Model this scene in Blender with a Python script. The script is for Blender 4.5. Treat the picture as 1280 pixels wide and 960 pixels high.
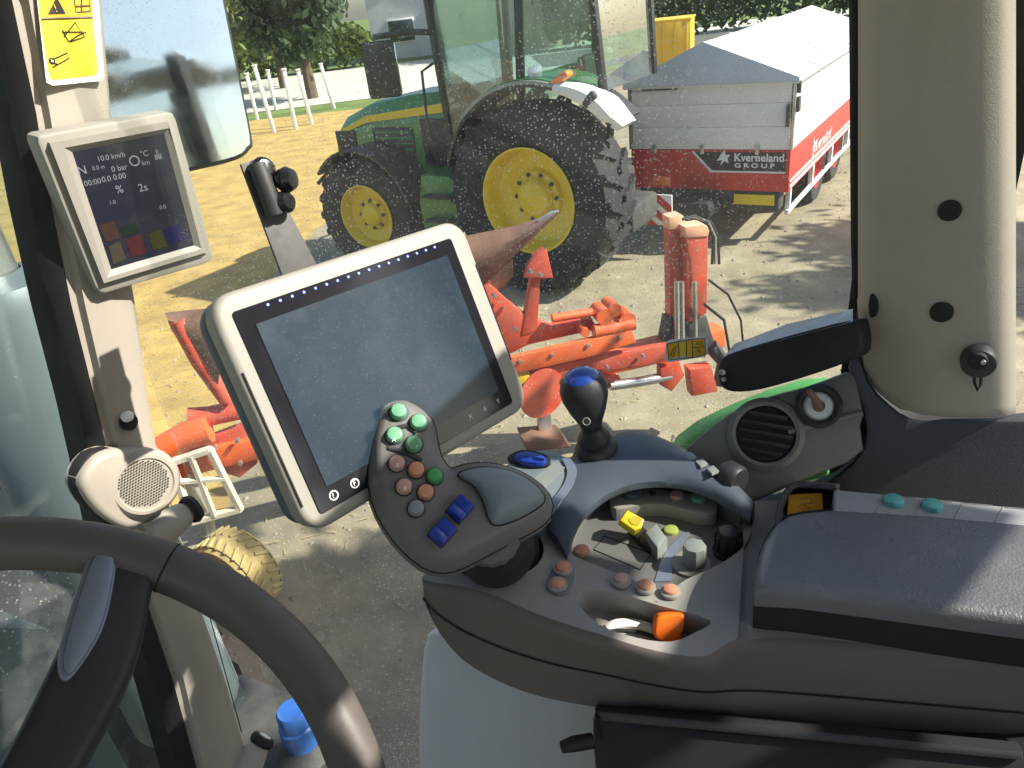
import bpy, bmesh, math, random
import numpy as np
from mathutils import Vector as V, Matrix, geometry
for o in list(bpy.data.objects): bpy.data.objects.remove(o)
sc = bpy.context.scene
COL = sc.collection
rad = math.radians
random.seed(7)

# ------------------------------------------------------------------ camera
FPX, PITCH, ROLL, EYE = 915.0, rad(28.0), rad(7.0), 3.0
c_ = V((0, math.cos(PITCH), -math.sin(PITCH)))
r0 = V((1, 0, 0)); u0 = V((0, math.sin(PITCH), math.cos(PITCH)))
r_ = r0*math.cos(ROLL) - u0*math.sin(ROLL)
u_ = r0*math.sin(ROLL) + u0*math.cos(ROLL)
O = V((0, 0, EYE))
cam = bpy.data.cameras.new('camera'); co = bpy.data.objects.new('camera', cam); COL.objects.link(co)
cam.sensor_width = 36; cam.lens = FPX/1280*36; cam.clip_start = 0.02; cam.clip_end = 1000
co.matrix_world = Matrix(((r_.x, u_.x, -c_.x, 0), (r_.y, u_.y, -c_.y, 0), (r_.z, u_.z, -c_.z, EYE), (0, 0, 0, 1)))
sc.camera = co

# ------------------------------------------------------------------ light
SUN_AZ, SUN_EL = rad(101), rad(40)          # azimuth clockwise from +Y
w = bpy.data.worlds.new('World'); sc.world = w; w.use_nodes = True
nt = w.node_tree
sky = nt.nodes.new('ShaderNodeTexSky'); sky.sky_type = 'NISHITA'; sky.sun_disc = False
sky.sun_elevation = SUN_EL; sky.sun_rotation = SUN_AZ; sky.dust_density = 1.5
nt.links.new(sky.outputs[0], nt.nodes['Background'].inputs[0])
nt.nodes['Background'].inputs[1].default_value = 0.115
sl = bpy.data.lights.new('sun', 'SUN'); sl.energy = 5.0; sl.angle = rad(0.6); sl.color = (1, .94, .84)
so = bpy.data.objects.new('sun', sl); COL.objects.link(so)
sd = V((math.sin(SUN_AZ)*math.cos(SUN_EL), math.cos(SUN_AZ)*math.cos(SUN_EL), math.sin(SUN_EL)))
so.rotation_euler = sd.to_track_quat('Z', 'Y').to_euler(); so.location = (30, -6, 30)
sc.view_settings.view_transform = 'Standard'; sc.view_settings.look = 'None'
sc.view_settings.exposure = 0.95; sc.view_settings.gamma = 1

# ------------------------------------------------------------------ pixel / frame helpers
A = rad(60)
cF = V((-math.sin(A), math.cos(A), 0)); cR = V((math.cos(A), math.sin(A), 0)); cU = V((0, 0, 1))
def C(f, r, u): return O + cF*f + cR*r + cU*u                # cab coordinates (forward, right, up from the eye)
def CD(f, r, u): return cF*f + cR*r + cU*u
def ray(x, y): return c_ + r_*((x-640)/FPX) + u_*((480-y)/FPX)
def pU(x, y, u): d = ray(x, y); return O + d*(u/d.z)           # on a level plane
def pz(x, y, z): return pU(x, y, z-EYE)
def pF(x, y, f): d = ray(x, y); return O + d*(f/d.dot(cF))
def pR(x, y, r): d = ray(x, y); return O + d*(r/d.dot(cR))
def pP(x, y, p, n): d = ray(x, y); return O + d*((p-O).dot(n)/d.dot(n))
def pT(x, y, t): return O + ray(x, y).normalized()*t
def frame(o, x, y=None, z=None):
    """matrix with origin o, x axis along x, z axis along z (y free)"""
    if z is not None:
        z = z.normalized(); x = (x - z*x.dot(z)).normalized(); y = z.cross(x)
    else:
        x = x.normalized(); z = x.cross(y).normalized(); y = z.cross(x)
    return Matrix(((x.x, y.x, z.x, o.x), (x.y, y.y, z.y, o.y), (x.z, y.z, z.z, o.z), (0, 0, 0, 1)))
def zframe(o, z, hint=None):
    h = hint or (V((0, 0, 1)) if abs(z.normalized().z) < .9 else V((0, 1, 0)))
    return frame(o, h.cross(z), z=z)
ID = Matrix.Identity(4)
def T(x, y=0, z=0): return Matrix.Translation(V((x, y, z)))
def RX(a): return Matrix.Rotation(a, 4, 'X')
def RY(a): return Matrix.Rotation(a, 4, 'Y')
def RZ(a): return Matrix.Rotation(a, 4, 'Z')

# ------------------------------------------------------------------ mesh builder
class B:
    def __init__(s): s.v = []; s.f = []
    def add(s, vs, fs, M=None):
        b = len(s.v)
        s.v += [tuple(M @ V(q)) if M is not None else tuple(q) for q in vs]
        s.f += [tuple(b+i for i in q) for q in fs]; return s
    def addbm(s, bm, M=None):
        bm.verts.ensure_lookup_table(); bm.verts.index_update()
        s.add([v.co.copy() for v in bm.verts], [[v.index for v in f.verts] for f in bm.faces], M); bm.free(); return s
    def box(s, M, x, y, z, bev=0, seg=2):
        bm = bmesh.new(); bmesh.ops.create_cube(bm, size=1)
        for v in bm.verts: v.co = V((v.co.x*x, v.co.y*y, v.co.z*z))
        if bev: bmesh.ops.bevel(bm, geom=bm.edges[:], offset=bev, segments=seg, profile=.5, affect='EDGES')
        return s.addbm(bm, M)
    def prism(s, pts, ext, bev=0, seg=2, M=None, front_only=False):
        bm = bmesh.new(); vs = [bm.verts.new(p) for p in pts]
        f = bm.faces.new(vs); f.normal_update()
        if f.normal.dot(ext) > 0: f.normal_flip()
        r = bmesh.ops.extrude_face_region(bm, geom=[f])
        nv = [e for e in r['geom'] if isinstance(e, bmesh.types.BMVert)]
        bmesh.ops.translate(bm, verts=nv, vec=ext)
        bmesh.ops.recalc_face_normals(bm, faces=bm.faces[:])
        if bev:
            if front_only: ed = [e for e in bm.edges if all(v not in nv for v in e.verts)]
            else: ed = [e for e in bm.edges if (e.verts[0] in nv) == (e.verts[1] in nv)]
            bmesh.ops.bevel(bm, geom=ed, offset=bev, segments=seg, profile=.5, affect='EDGES', clamp_overlap=True)
        return s.addbm(bm, M)
    def lathe(s, M, prof, n=24, a0=0, a1=None):
        full = a1 is None; a1 = a1 if a1 is not None else 2*math.pi
        k = n if full else n+1
        vs = []; fs = []
        for i in range(k):
            a = a0+(a1-a0)*i/n
            vs += [(r*math.cos(a), r*math.sin(a), z) for r, z in prof]
        m = len(prof)
        for i in range(n):
            j = (i+1) % k
            for q in range(m-1):
                a, b, c, d = i*m+q, j*m+q, j*m+q+1, i*m+q+1
                if prof[q][0] < 1e-6: fs.append((a, c, d))
                elif prof[q+1][0] < 1e-6: fs.append((a, b, d))
                else: fs.append((a, b, c, d))
        return s.add(vs, fs, M)
    def loft(s, rings, closed=True, cap=True, loop=False, M=None):
        n = len(rings[0]); vs = [p for r in rings for p in r]; fs = []
        R = len(rings)
        for i in range(R if loop else R-1):
            for j in range(n if closed else n-1):
                k = (j+1) % n; i2 = (i+1) % R
                fs.append((i*n+j, i*n+k, i2*n+k, i2*n+j))
        if cap and closed and not loop:
            fs.append(tuple(reversed(range(n)))); fs.append(tuple((R-1)*n+j for j in range(n)))
        return s.add(vs, fs, M)
    def tube(s, path, r, n=8, loop=False, flat=None, up=None, cap=True):
        path = [V(p) for p in path]; N = len(path); rings = []
        pu = None
        for i, p in enumerate(path):
            if loop: t = path[(i+1) % N]-path[i-1]
            else: t = path[min(i+1, N-1)]-path[max(i-1, 0)]
            t.normalize()
            h = up or pu or (V((0, 0, 1)) if abs(t.z) < .95 else V((1, 0, 0)))
            a = (h - t*h.dot(t)).normalized(); b = t.cross(a); pu = a
            rr = r[i] if isinstance(r, (list, tuple)) else r
            ra = rr*(flat or 1)
            rings.append([p + a*(ra*math.cos(2*math.pi*k/n)) + b*(rr*math.sin(2*math.pi*k/n)) for k in range(n)])
        return s.loft(rings, True, cap, loop)
    def beam(s, p, q, w, h, up=V((0, 0, 1)), bev=0):
        p = V(p); q = V(q); d = q-p; L = d.length
        M = frame((p+q)/2, d, z=(up - d*up.dot(d)/d.dot(d)))
        return s.box(M, L, w, h, bev)
    def tess(s, loops):
        flat = [p for l in loops for p in l]
        return s.add(flat, geometry.tessellate_polygon([[V(p) for p in l] for l in loops]))
    def wall(s, loop, d, closed=True):
        n = len(loop); vs = list(loop)+[p+d for p in loop]
        return s.add(vs, [(i, (i+1) % n, n+(i+1) % n, n+i) for i in range(n if closed else n-1)])
    def mesh(s, name, mat, sharp=38, recalc=False):
        me = bpy.data.meshes.new(name); me.from_pydata(s.v, [], s.f)
        if recalc:
            bm = bmesh.new(); bm.from_mesh(me); bmesh.ops.remove_doubles(bm, verts=bm.verts[:], dist=1e-5)
            bmesh.ops.recalc_face_normals(bm, faces=bm.faces[:]); bm.to_mesh(me); bm.free()
        me.polygons.foreach_set('use_smooth', [True]*len(me.polygons))
        me.set_sharp_from_angle(angle=rad(sharp))
        if mat: me.materials.append(mat)
        me.update(); return me

WM = {}
def _link(o, parent, W):
    COL.objects.link(o); WM[o] = W
    if parent is not None:
        o.parent = parent; o.matrix_parent_inverse = WM[parent].inverted()
    o.matrix_basis = W
    return o
def thing(name, label, cat, loc=(0, 0, 0), group=None):
    o = bpy.data.objects.new(name, None); o.empty_display_size = .1
    o['label'] = label; o['category'] = cat
    if group: o['group'] = group
    return _link(o, None, Matrix.Translation(V(loc)))
def part(name, b, mat, parent=None, M=ID, sharp=38, label=None, recalc=True):
    me = b.mesh(name, mat, sharp, recalc) if isinstance(b, B) else b
    o = bpy.data.objects.new(name, me)
    if label: o['label'] = label
    return _link(o, parent, M)
def one(name, label, cat, b, mat, group=None, M=ID, sharp=38):
    o = part(name, b, mat, None, M, sharp); o['label'] = label; o['category'] = cat
    if group: o['group'] = group
    return o
def struct(name, b, mat, M=ID, kind='structure'):
    o = part(name, b, mat, None, M); o['kind'] = kind; return o
def text(name, s, M, size, mat, parent, align='LEFT', ext=.0, sx=1.0, shear=0, bold=0):
    cu = bpy.data.curves.new(name, 'FONT'); cu.body = s; cu.size = size; cu.align_x = align; cu.extrude = ext; cu.shear = shear; cu.offset = bold
    t = bpy.data.objects.new(name, cu); me = bpy.data.meshes.new_from_object(t)
    bpy.data.objects.remove(t); me.materials.clear(); me.materials.append(mat)
    return part(name, me, mat, parent, M @ Matrix.Diagonal((sx, 1, 1, 1)))

# ------------------------------------------------------------------ materials
def mat(name, col, rough=.5, metal=0, vary=.12, vs=6, bump=0, bs=400, dirt=0, dcol=(.30, .25, .18), ds=3, spec=.5, coat=0, rvary=.12, emit=None, es=1, speck=None):
    m = bpy.data.materials.new(name); m.use_nodes = True
    n = m.node_tree.nodes; l = m.node_tree.links; p = n['Principled BSDF']
    tc = n.new('ShaderNodeTexCoord').outputs['Object']
    def noise(sc_, det=5, r=.6):
        t = n.new('ShaderNodeTexNoise'); t.inputs['Scale'].default_value = sc_; t.inputs['Detail'].default_value = det
        t.inputs['Roughness'].default_value = r; l.new(tc, t.inputs['Vector']); return t.outputs['Fac']
    def ramp(a, b, c0, c1, src):
        t = n.new('ShaderNodeMapRange'); t.inputs[1].default_value = a; t.inputs[2].default_value = b
        t.inputs[3].default_value = c0; t.inputs[4].default_value = c1; l.new(src, t.inputs[0]); return t.outputs[0]
    c4 = (*col, 1)
    if vary or dirt:
        nz = noise(vs)
        mx = n.new('ShaderNodeMix'); mx.data_type = 'RGBA'
        mx.inputs[6].default_value = tuple(max(0, q*(1-vary)) for q in col)+(1,); mx.inputs[7].default_value = tuple(min(1, q*(1+vary)) for q in col)+(1,)
        l.new(ramp(.3, .7, 0, 1, nz), mx.inputs[0]); out = mx.outputs[2]
        if dirt:
            d = ramp(.5-.18*dirt, .78-.12*dirt, 0, min(1, dirt), noise(ds, 8, .7))
            m2 = n.new('ShaderNodeMix'); m2.data_type = 'RGBA'; l.new(d, m2.inputs[0]); l.new(out, m2.inputs[6]); m2.inputs[7].default_value = (*dcol, 1)
            out = m2.outputs[2]
            l.new(ramp(0, 1, rough, min(1, rough+.35), d), p.inputs['Roughness'])
        if speck:
            vo = n.new('ShaderNodeTexVoronoi'); vo.inputs['Scale'].default_value = speck[0]; l.new(tc, vo.inputs['Vector'])
            sc2 = n.new('ShaderNodeSeparateColor'); l.new(vo.outputs['Color'], sc2.inputs[0])
            mu = n.new('ShaderNodeMath'); mu.operation = 'MULTIPLY'; l.new(ramp(.34, .2, 0, 1, vo.outputs['Distance']), mu.inputs[0]); l.new(ramp(speck[2], 1, 0, speck[1], sc2.outputs[0]), mu.inputs[1])
            m3 = n.new('ShaderNodeMix'); m3.data_type = 'RGBA'; l.new(mu.outputs[0], m3.inputs[0]); l.new(out, m3.inputs[6]); m3.inputs[7].default_value = (.6, .58, .52, 1); out = m3.outputs[2]
        l.new(out, p.inputs['Base Color'])
    else: p.inputs['Base Color'].default_value = c4
    if not dirt:
        if rvary: l.new(ramp(.3, .7, max(.02, rough-rvary), min(1, rough+rvary), noise(vs*2.3)), p.inputs['Roughness'])
        else: p.inputs['Roughness'].default_value = rough
    p.inputs['Metallic'].default_value = metal; p.inputs['Specular IOR Level'].default_value = spec
    p.inputs['Coat Weight'].default_value = coat
    if emit: p.inputs['Emission Color'].default_value = (*emit, 1); p.inputs['Emission Strength'].default_value = es
    if bump:
        b = n.new('ShaderNodeBump'); b.inputs['Strength'].default_value = bump; b.inputs['Distance'].default_value = .002
        l.new(noise(bs, 3), b.inputs['Height']); l.new(b.outputs[0], p.inputs['Normal'])
    return m
def leafmat(name, c0, c1, tr=.25):
    m = bpy.data.materials.new(name); m.use_nodes = True
    n = m.node_tree.nodes; l = m.node_tree.links; p = n['Principled BSDF']
    tc = n.new('ShaderNodeTexCoord').outputs['Object']
    t = n.new('ShaderNodeTexNoise'); t.inputs['Scale'].default_value = 1.7; t.inputs['Detail'].default_value = 6; l.new(tc, t.inputs['Vector'])
    mr = n.new('ShaderNodeMapRange'); mr.inputs[1].default_value = .3; mr.inputs[2].default_value = .7; l.new(t.outputs['Fac'], mr.inputs[0])
    mx = n.new('ShaderNodeMix'); mx.data_type = 'RGBA'; mx.inputs[6].default_value = (*c0, 1); mx.inputs[7].default_value = (*c1, 1); l.new(mr.outputs[0], mx.inputs[0])
    l.new(mx.outputs[2], p.inputs['Base Color']); p.inputs['Roughness'].default_value = .6
    ts = n.new('ShaderNodeBsdfTranslucent'); l.new(mx.outputs[2], ts.inputs[0])
    ms = n.new('ShaderNodeMixShader'); ms.inputs[0].default_value = tr; l.new(p.outputs[0], ms.inputs[1]); l.new(ts.outputs[0], ms.inputs[2])
    l.new(ms.outputs[0], n['Material Output'].inputs[0]); return m
def glassmat(name, tint=(.93, .96, .95), dust=.05, specks=.5, sscale=420, refl=.08, drop=0):
    m = bpy.data.materials.new(name); m.use_nodes = True
    n = m.node_tree.nodes; l = m.node_tree.links; n.remove(n['Principled BSDF'])
    tr = n.new('ShaderNodeBsdfTransparent'); tr.inputs[0].default_value = (*tint, 1)
    gl = n.new('ShaderNodeBsdfGlossy'); gl.inputs['Roughness'].default_value = .03
    lw = n.new('ShaderNodeLayerWeight'); lw.inputs[0].default_value = .25
    mr = n.new('ShaderNodeMapRange'); mr.inputs[3].default_value = refl*.5; mr.inputs[4].default_value = min(1, refl*5); l.new(lw.outputs['Fresnel'], mr.inputs[0])
    ms = n.new('ShaderNodeMixShader'); l.new(mr.outputs[0], ms.inputs[0]); l.new(tr.outputs[0], ms.inputs[1]); l.new(gl.outputs[0], ms.inputs[2])
    out = ms.outputs[0]
    if dust or specks:
        tc = n.new('ShaderNodeTexCoord').outputs['Object']
        df = n.new('ShaderNodeBsdfDiffuse'); df.inputs[0].default_value = (.95, .93, .88, 1)
        tl = n.new('ShaderNodeBsdfTranslucent'); tl.inputs[0].default_value = (.95, .93, .88, 1)
        md = n.new('ShaderNodeMixShader'); md.inputs[0].default_value = .5; l.new(df.outputs[0], md.inputs[1]); l.new(tl.outputs[0], md.inputs[2])
        big = n.new('ShaderNodeTexNoise'); big.inputs['Scale'].default_value = 3.2; big.inputs['Detail'].default_value = 7; big.inputs['Roughness'].default_value = .65; l.new(tc, big.inputs['Vector'])
        veil = n.new('ShaderNodeMapRange'); veil.inputs[1].default_value = .3; veil.inputs[2].default_value = .75; veil.inputs[3].default_value = dust*.35; veil.inputs[4].default_value = dust*1.7; l.new(big.outputs['Fac'], veil.inputs[0])
        vo = n.new('ShaderNodeTexVoronoi'); vo.inputs['Scale'].default_value = sscale; l.new(tc, vo.inputs['Vector'])
        sp = n.new('ShaderNodeMapRange'); sp.inputs[1].default_value = .30; sp.inputs[2].default_value = .20; sp.inputs[3].default_value = 0; sp.inputs[4].default_value = 1; l.new(vo.outputs['Distance'], sp.inputs[0])
        sel = n.new('ShaderNodeSeparateColor'); l.new(vo.outputs['Color'], sel.inputs[0])
        pick = n.new('ShaderNodeMapRange'); pick.inputs[1].default_value = .25; pick.inputs[2].default_value = 1; pick.inputs[3].default_value = 0; pick.inputs[4].default_value = specks; l.new(sel.outputs[0], pick.inputs[0])
        big2 = n.new('ShaderNodeMapRange'); big2.inputs[1].default_value = .42; big2.inputs[2].default_value = .60; l.new(big.outputs['Fac'], big2.inputs[0])
        m1 = n.new('ShaderNodeMath'); m1.operation = 'MULTIPLY'; l.new(sp.outputs[0], m1.inputs[0]); l.new(pick.outputs[0], m1.inputs[1])
        m2 = n.new('ShaderNodeMath'); m2.operation = 'MULTIPLY'; l.new(m1.outputs[0], m2.inputs[0]); l.new(big2.outputs[0], m2.inputs[1])
        ad = n.new('ShaderNodeMath'); ad.operation = 'ADD'; ad.use_clamp = True; l.new(m2.outputs[0], ad.inputs[0]); l.new(veil.outputs[0], ad.inputs[1])
        fin = n.new('ShaderNodeMixShader'); l.new(ad.outputs[0], fin.inputs[0]); l.new(out, fin.inputs[1]); l.new(md.outputs[0], fin.inputs[2]); out = fin.outputs[0]
    l.new(out, n['Material Output'].inputs[0]); return m
# ================================================================== EXTERIOR
m_yard = mat('yard_gravel', (.30, .258, .165), .9, vary=.3, vs=2.3, bump=1, bs=45, dirt=.6, dcol=(.20, .175, .13), ds=1.6, speck=(38, .5, .45))
m_field = mat('stubble_field', (.42, .285, .085), .95, vary=.3, vs=2.2, bump=1, bs=30, dirt=.35, dcol=(.34, .255, .11), ds=2.5)
m_asph = mat('asphalt', (.11, .11, .105), .9, vary=.2, vs=1.5, bump=.5, bs=90)
m_paving = mat('pale_concrete', (.52, .50, .44), .9, vary=.1, vs=.5)
m_grass = mat('grass', (.12, .17, .04), .9, vary=.4, vs=.6, bump=.8, bs=25)
m_jdg = mat('tractor_green', (.03, .20, .04), .36, vary=.12, vs=3, dirt=.22, dcol=(.16, .17, .10), ds=2.5, coat=.3)
m_jdy = mat('tractor_yellow', (.76, .56, .02), .42, vary=.08, vs=4, dirt=.4, dcol=(.42, .33, .10), ds=4)
m_tyre = mat('tyre_rubber', (.022, .022, .024), .85, vary=.3, vs=5, dirt=.4, dcol=(.042, .041, .043), ds=3)
m_black = mat('black_plastic', (.022, .023, .025), .55, vary=.2, vs=8, bump=.15, bs=300)
m_dkmetal = mat('dark_machinery', (.045, .05, .05), .6, vary=.3, vs=8, dirt=.5, dcol=(.12, .11, .09), ds=5)
m_white = mat('white_paint', (.78, .78, .75), .45, vary=.05, vs=3, dirt=.2, dcol=(.5, .47, .4), ds=2)
m_jdglass = glassmat('tractor_glass', (.62, .80, .78), .10, 0, refl=.16)
m_ledge = mat('headliner_grey', (.30, .32, .32), .8)
m_orange = mat('indicator_orange', (.85, .22, .05), .25, vary=.05, coat=.5)
m_white2 = mat('lamp_white', (.85, .85, .82), .3)
m_rust = mat('worn_steel', (.20, .105, .07), .55, metal=.25, vary=.3, vs=5, dirt=.5, dcol=(.30, .20, .15), ds=6)
m_plred = mat('plough_red', (.60, .07, .03), .45, vary=.2, vs=6, dirt=.65, dcol=(.26, .13, .09), ds=7, speck=(55, .5, .7))
m_plor = mat('plough_orange', (.80, .14, .035), .45, vary=.15, vs=6, dirt=.5, dcol=(.34, .16, .10), ds=7, speck=(55, .5, .7))
m_steel = mat('bare_steel', (.55, .54, .52), .3, metal=.8, vary=.1)
m_trred = mat('trailer_red', (.62, .045, .035), .42, vary=.1, vs=2, dirt=.3, dcol=(.36, .12, .08), ds=2)
m_trwhite = mat('trailer_white_board', (.82, .79, .77), .55, vary=.05, vs=2, dirt=.15, dcol=(.5, .46, .42), ds=2)
m_tarp = mat('white_tarpaulin', (.80, .80, .77), .5, vary=.04, vs=1.2, bump=.4, bs=9)
m_tarpg = mat('shaded_tarp_end_and_strap', (.52, .56, .62), .55, vary=.08, vs=2, bump=.5, bs=7)  # shade on the white gable put into the colour; straps share it
m_plate = mat('yellow_plate', (.82, .60, .03), .5, vary=.05)
m_red = mat('reflective_red', (.62, .03, .035), .4, vary=.08)
m_lblk = mat('black_band', (.03, .03, .032), .5)
m_print = mat('white_print', (.82, .82, .80), .5, vary=0, rvary=0)
m_pblk = mat('black_print', (.015, .015, .015), .6, vary=0, rvary=0)
m_cream = mat('cream_render', (.66, .56, .36), .85, vary=.08, vs=.7)
m_pale = mat('pale_cladding', (.60, .61, .62), .7, vary=.06, vs=.5)
m_roof = mat('roof_tile_red', (.32, .11, .07), .8, vary=.2, vs=3)
m_wglass = mat('house_window', (.03, .04, .05), .08, vary=0, spec=.8)
m_leafA = leafmat('leaf_bright', (.07, .125, .02), (.19, .24, .05))
m_leafB = leafmat('leaf_dark', (.018, .045, .015), (.05, .09, .025))
m_bark = mat('bark', (.11, .08, .05), .9, vary=.3, vs=6, bump=.8, bs=40)
m_yellowbox = mat('yellow_container', (.78, .46, .03), .5, vary=.08, vs=1, dirt=.2, dcol=(.45, .3, .1))

def sheet(name, pts, z, m, kind='structure'):
    b = B().add([(x, y, z) for x, y in pts], [tuple(range(len(pts)))]); return struct(name, b, m, kind=kind)
sheet('ground', [(-300, -300), (300, -300), (300, 300), (-300, 300)], 0, m_grass)
sheet('field', [(-60, -20), (-14, 3), (-5, 4), (-2.1, 4.3), (-2.6, 6.4), (-3.0, 10), (-2.2, 16), (-1.5, 27), (-30, 30), (-60, 30)], .008, m_field)
sheet('yard', [(-14, -25), (30, -25), (30, 30), (-2, 30), (-2.2, 16), (-3.4, 10), (-2.2, 4.4), (-5, 4.2), (-14, 3.2)], .004, m_yard)
sheet('path', [(-60, 30.2), (40, 30.2), (40, 48), (-60, 48)], .012, m_paving)
sheet('road', [(3, 34), (60, 34), (60, 41), (3, 41)], .016, m_asph)

# ------------------------------------------------------------------ parked green tractor
JX = V((-.8126, .5831, 0)); JY = V((-.5831, -.8126, 0)); JO = V((.388, 7.764, 0)) - JY*.95
MJ = frame(JO, JX, z=V((0, 0, 1)))
def wheel(parent, M, R_, W, rim_r, nl, m_rim, bolts=10, dish=.16, lug=True):
    """wheel on local y axis of M; +y is the outer face"""
    wt = bpy.data.objects.new('wheel', None); _link(wt, parent, M)
    Z = M @ RX(-math.pi/2)
    b = B(); s = W/2
    b.lathe(Z, [(rim_r, -s*.72), (rim_r+.10, -s*.98), (R_*.80, -s), (R_*.925, -s*.93), (R_*.955, -s*.5), (R_*.96, 0), (R_*.955, s*.5), (R_*.925, s*.93), (R_*.80, s), (rim_r+.10, s*.98), (rim_r, s*.72), (rim_r, -s*.72)], 56)
    part('tyre', b, m_tyre, wt)
    if lug:
        b = B()
        for k in range(nl):
            for sd_ in (-1, 1):
                a = 2*math.pi*(k+(.5 if sd_ > 0 else 0))/nl
                p = []
                for (ra, da, y) in ((.955, 0, .02), (.955, .10, .55), (.93, .17, .93), (.83, .21, 1.005)):
                    p.append((ra, a+da*.9, y*s*sd_))
                rings = []
                for i, (ra, aa, y) in enumerate(p):
                    wd = (.028 if i < 3 else .022)/R_*1.15
                    h = 1.0 if i < 2 else (.985 if i == 2 else .86)
                    yo = y if i < 3 else y*1.012
                    ring = []
                    for (rr, a2) in ((ra*R_*.99, -wd*1.3), (h*R_, -wd), (h*R_, wd), (ra*R_*.99, wd*1.3)):
                        ring.append((rr*math.cos(aa+a2), rr*math.sin(aa+a2), yo))
                    rings.append(ring)
                b.loft(rings, M=Z)
        part('tread', b, m_tyre, wt)['kind'] = 'stuff'
    b = B(); d = s*.78
    b.lathe(Z, [(rim_r*1.035, d+.005), (rim_r*1.035, d+.02), (rim_r, d+.022), (rim_r*.965, d-.01), (rim_r*.95, d-dish*.5), (rim_r*.90, d-dish), (rim_r*.55, d-dish*1.15), (rim_r*.50, d-dish*.95), (rim_r*.40, d-dish*.9), (rim_r*.34, d-dish*.5), (rim_r*.30, d-dish*.42), (0, d-dish*.42)], 44)
    part('rim', b, m_rim, wt)
    b = B()
    for k in range(bolts):
        a = 2*math.pi*k/bolts
        b.lathe(Z @ T(rim_r*.455*math.cos(a), rim_r*.455*math.sin(a), d-dish*.95), [(.022, 0), (.022, .03), (0, .03)], 6)
    part('bolt_ring', b, m_dkmetal, wt)['kind'] = 'stuff'
    return wt
def arcband(M, r0_, r1_, y0, y1, a0, a1, n=18, grow=None, yin=None):
    """curved mudguard around the local y axis, angles from +x towards +z"""
    rings = []
    for i in range(n+1):
        a = a0+(a1-a0)*i/n; g = grow(a) if grow else 0; yy = y0 if yin is None else y0+(yin-y0)*(i/n)**1.5
        rings.append([((q+g)*math.cos(a), y, (q+g)*math.sin(a)) for q, y in ((r0_, yy), (r1_, yy), (r1_, y1), (r0_, y1))])
    return B().loft(rings, M=M)
m_lip = mat('fender_lip_grey', (.22, .27, .26), .45, vary=.1, vs=4, dirt=.3, dcol=(.3, .28, .24))
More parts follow.
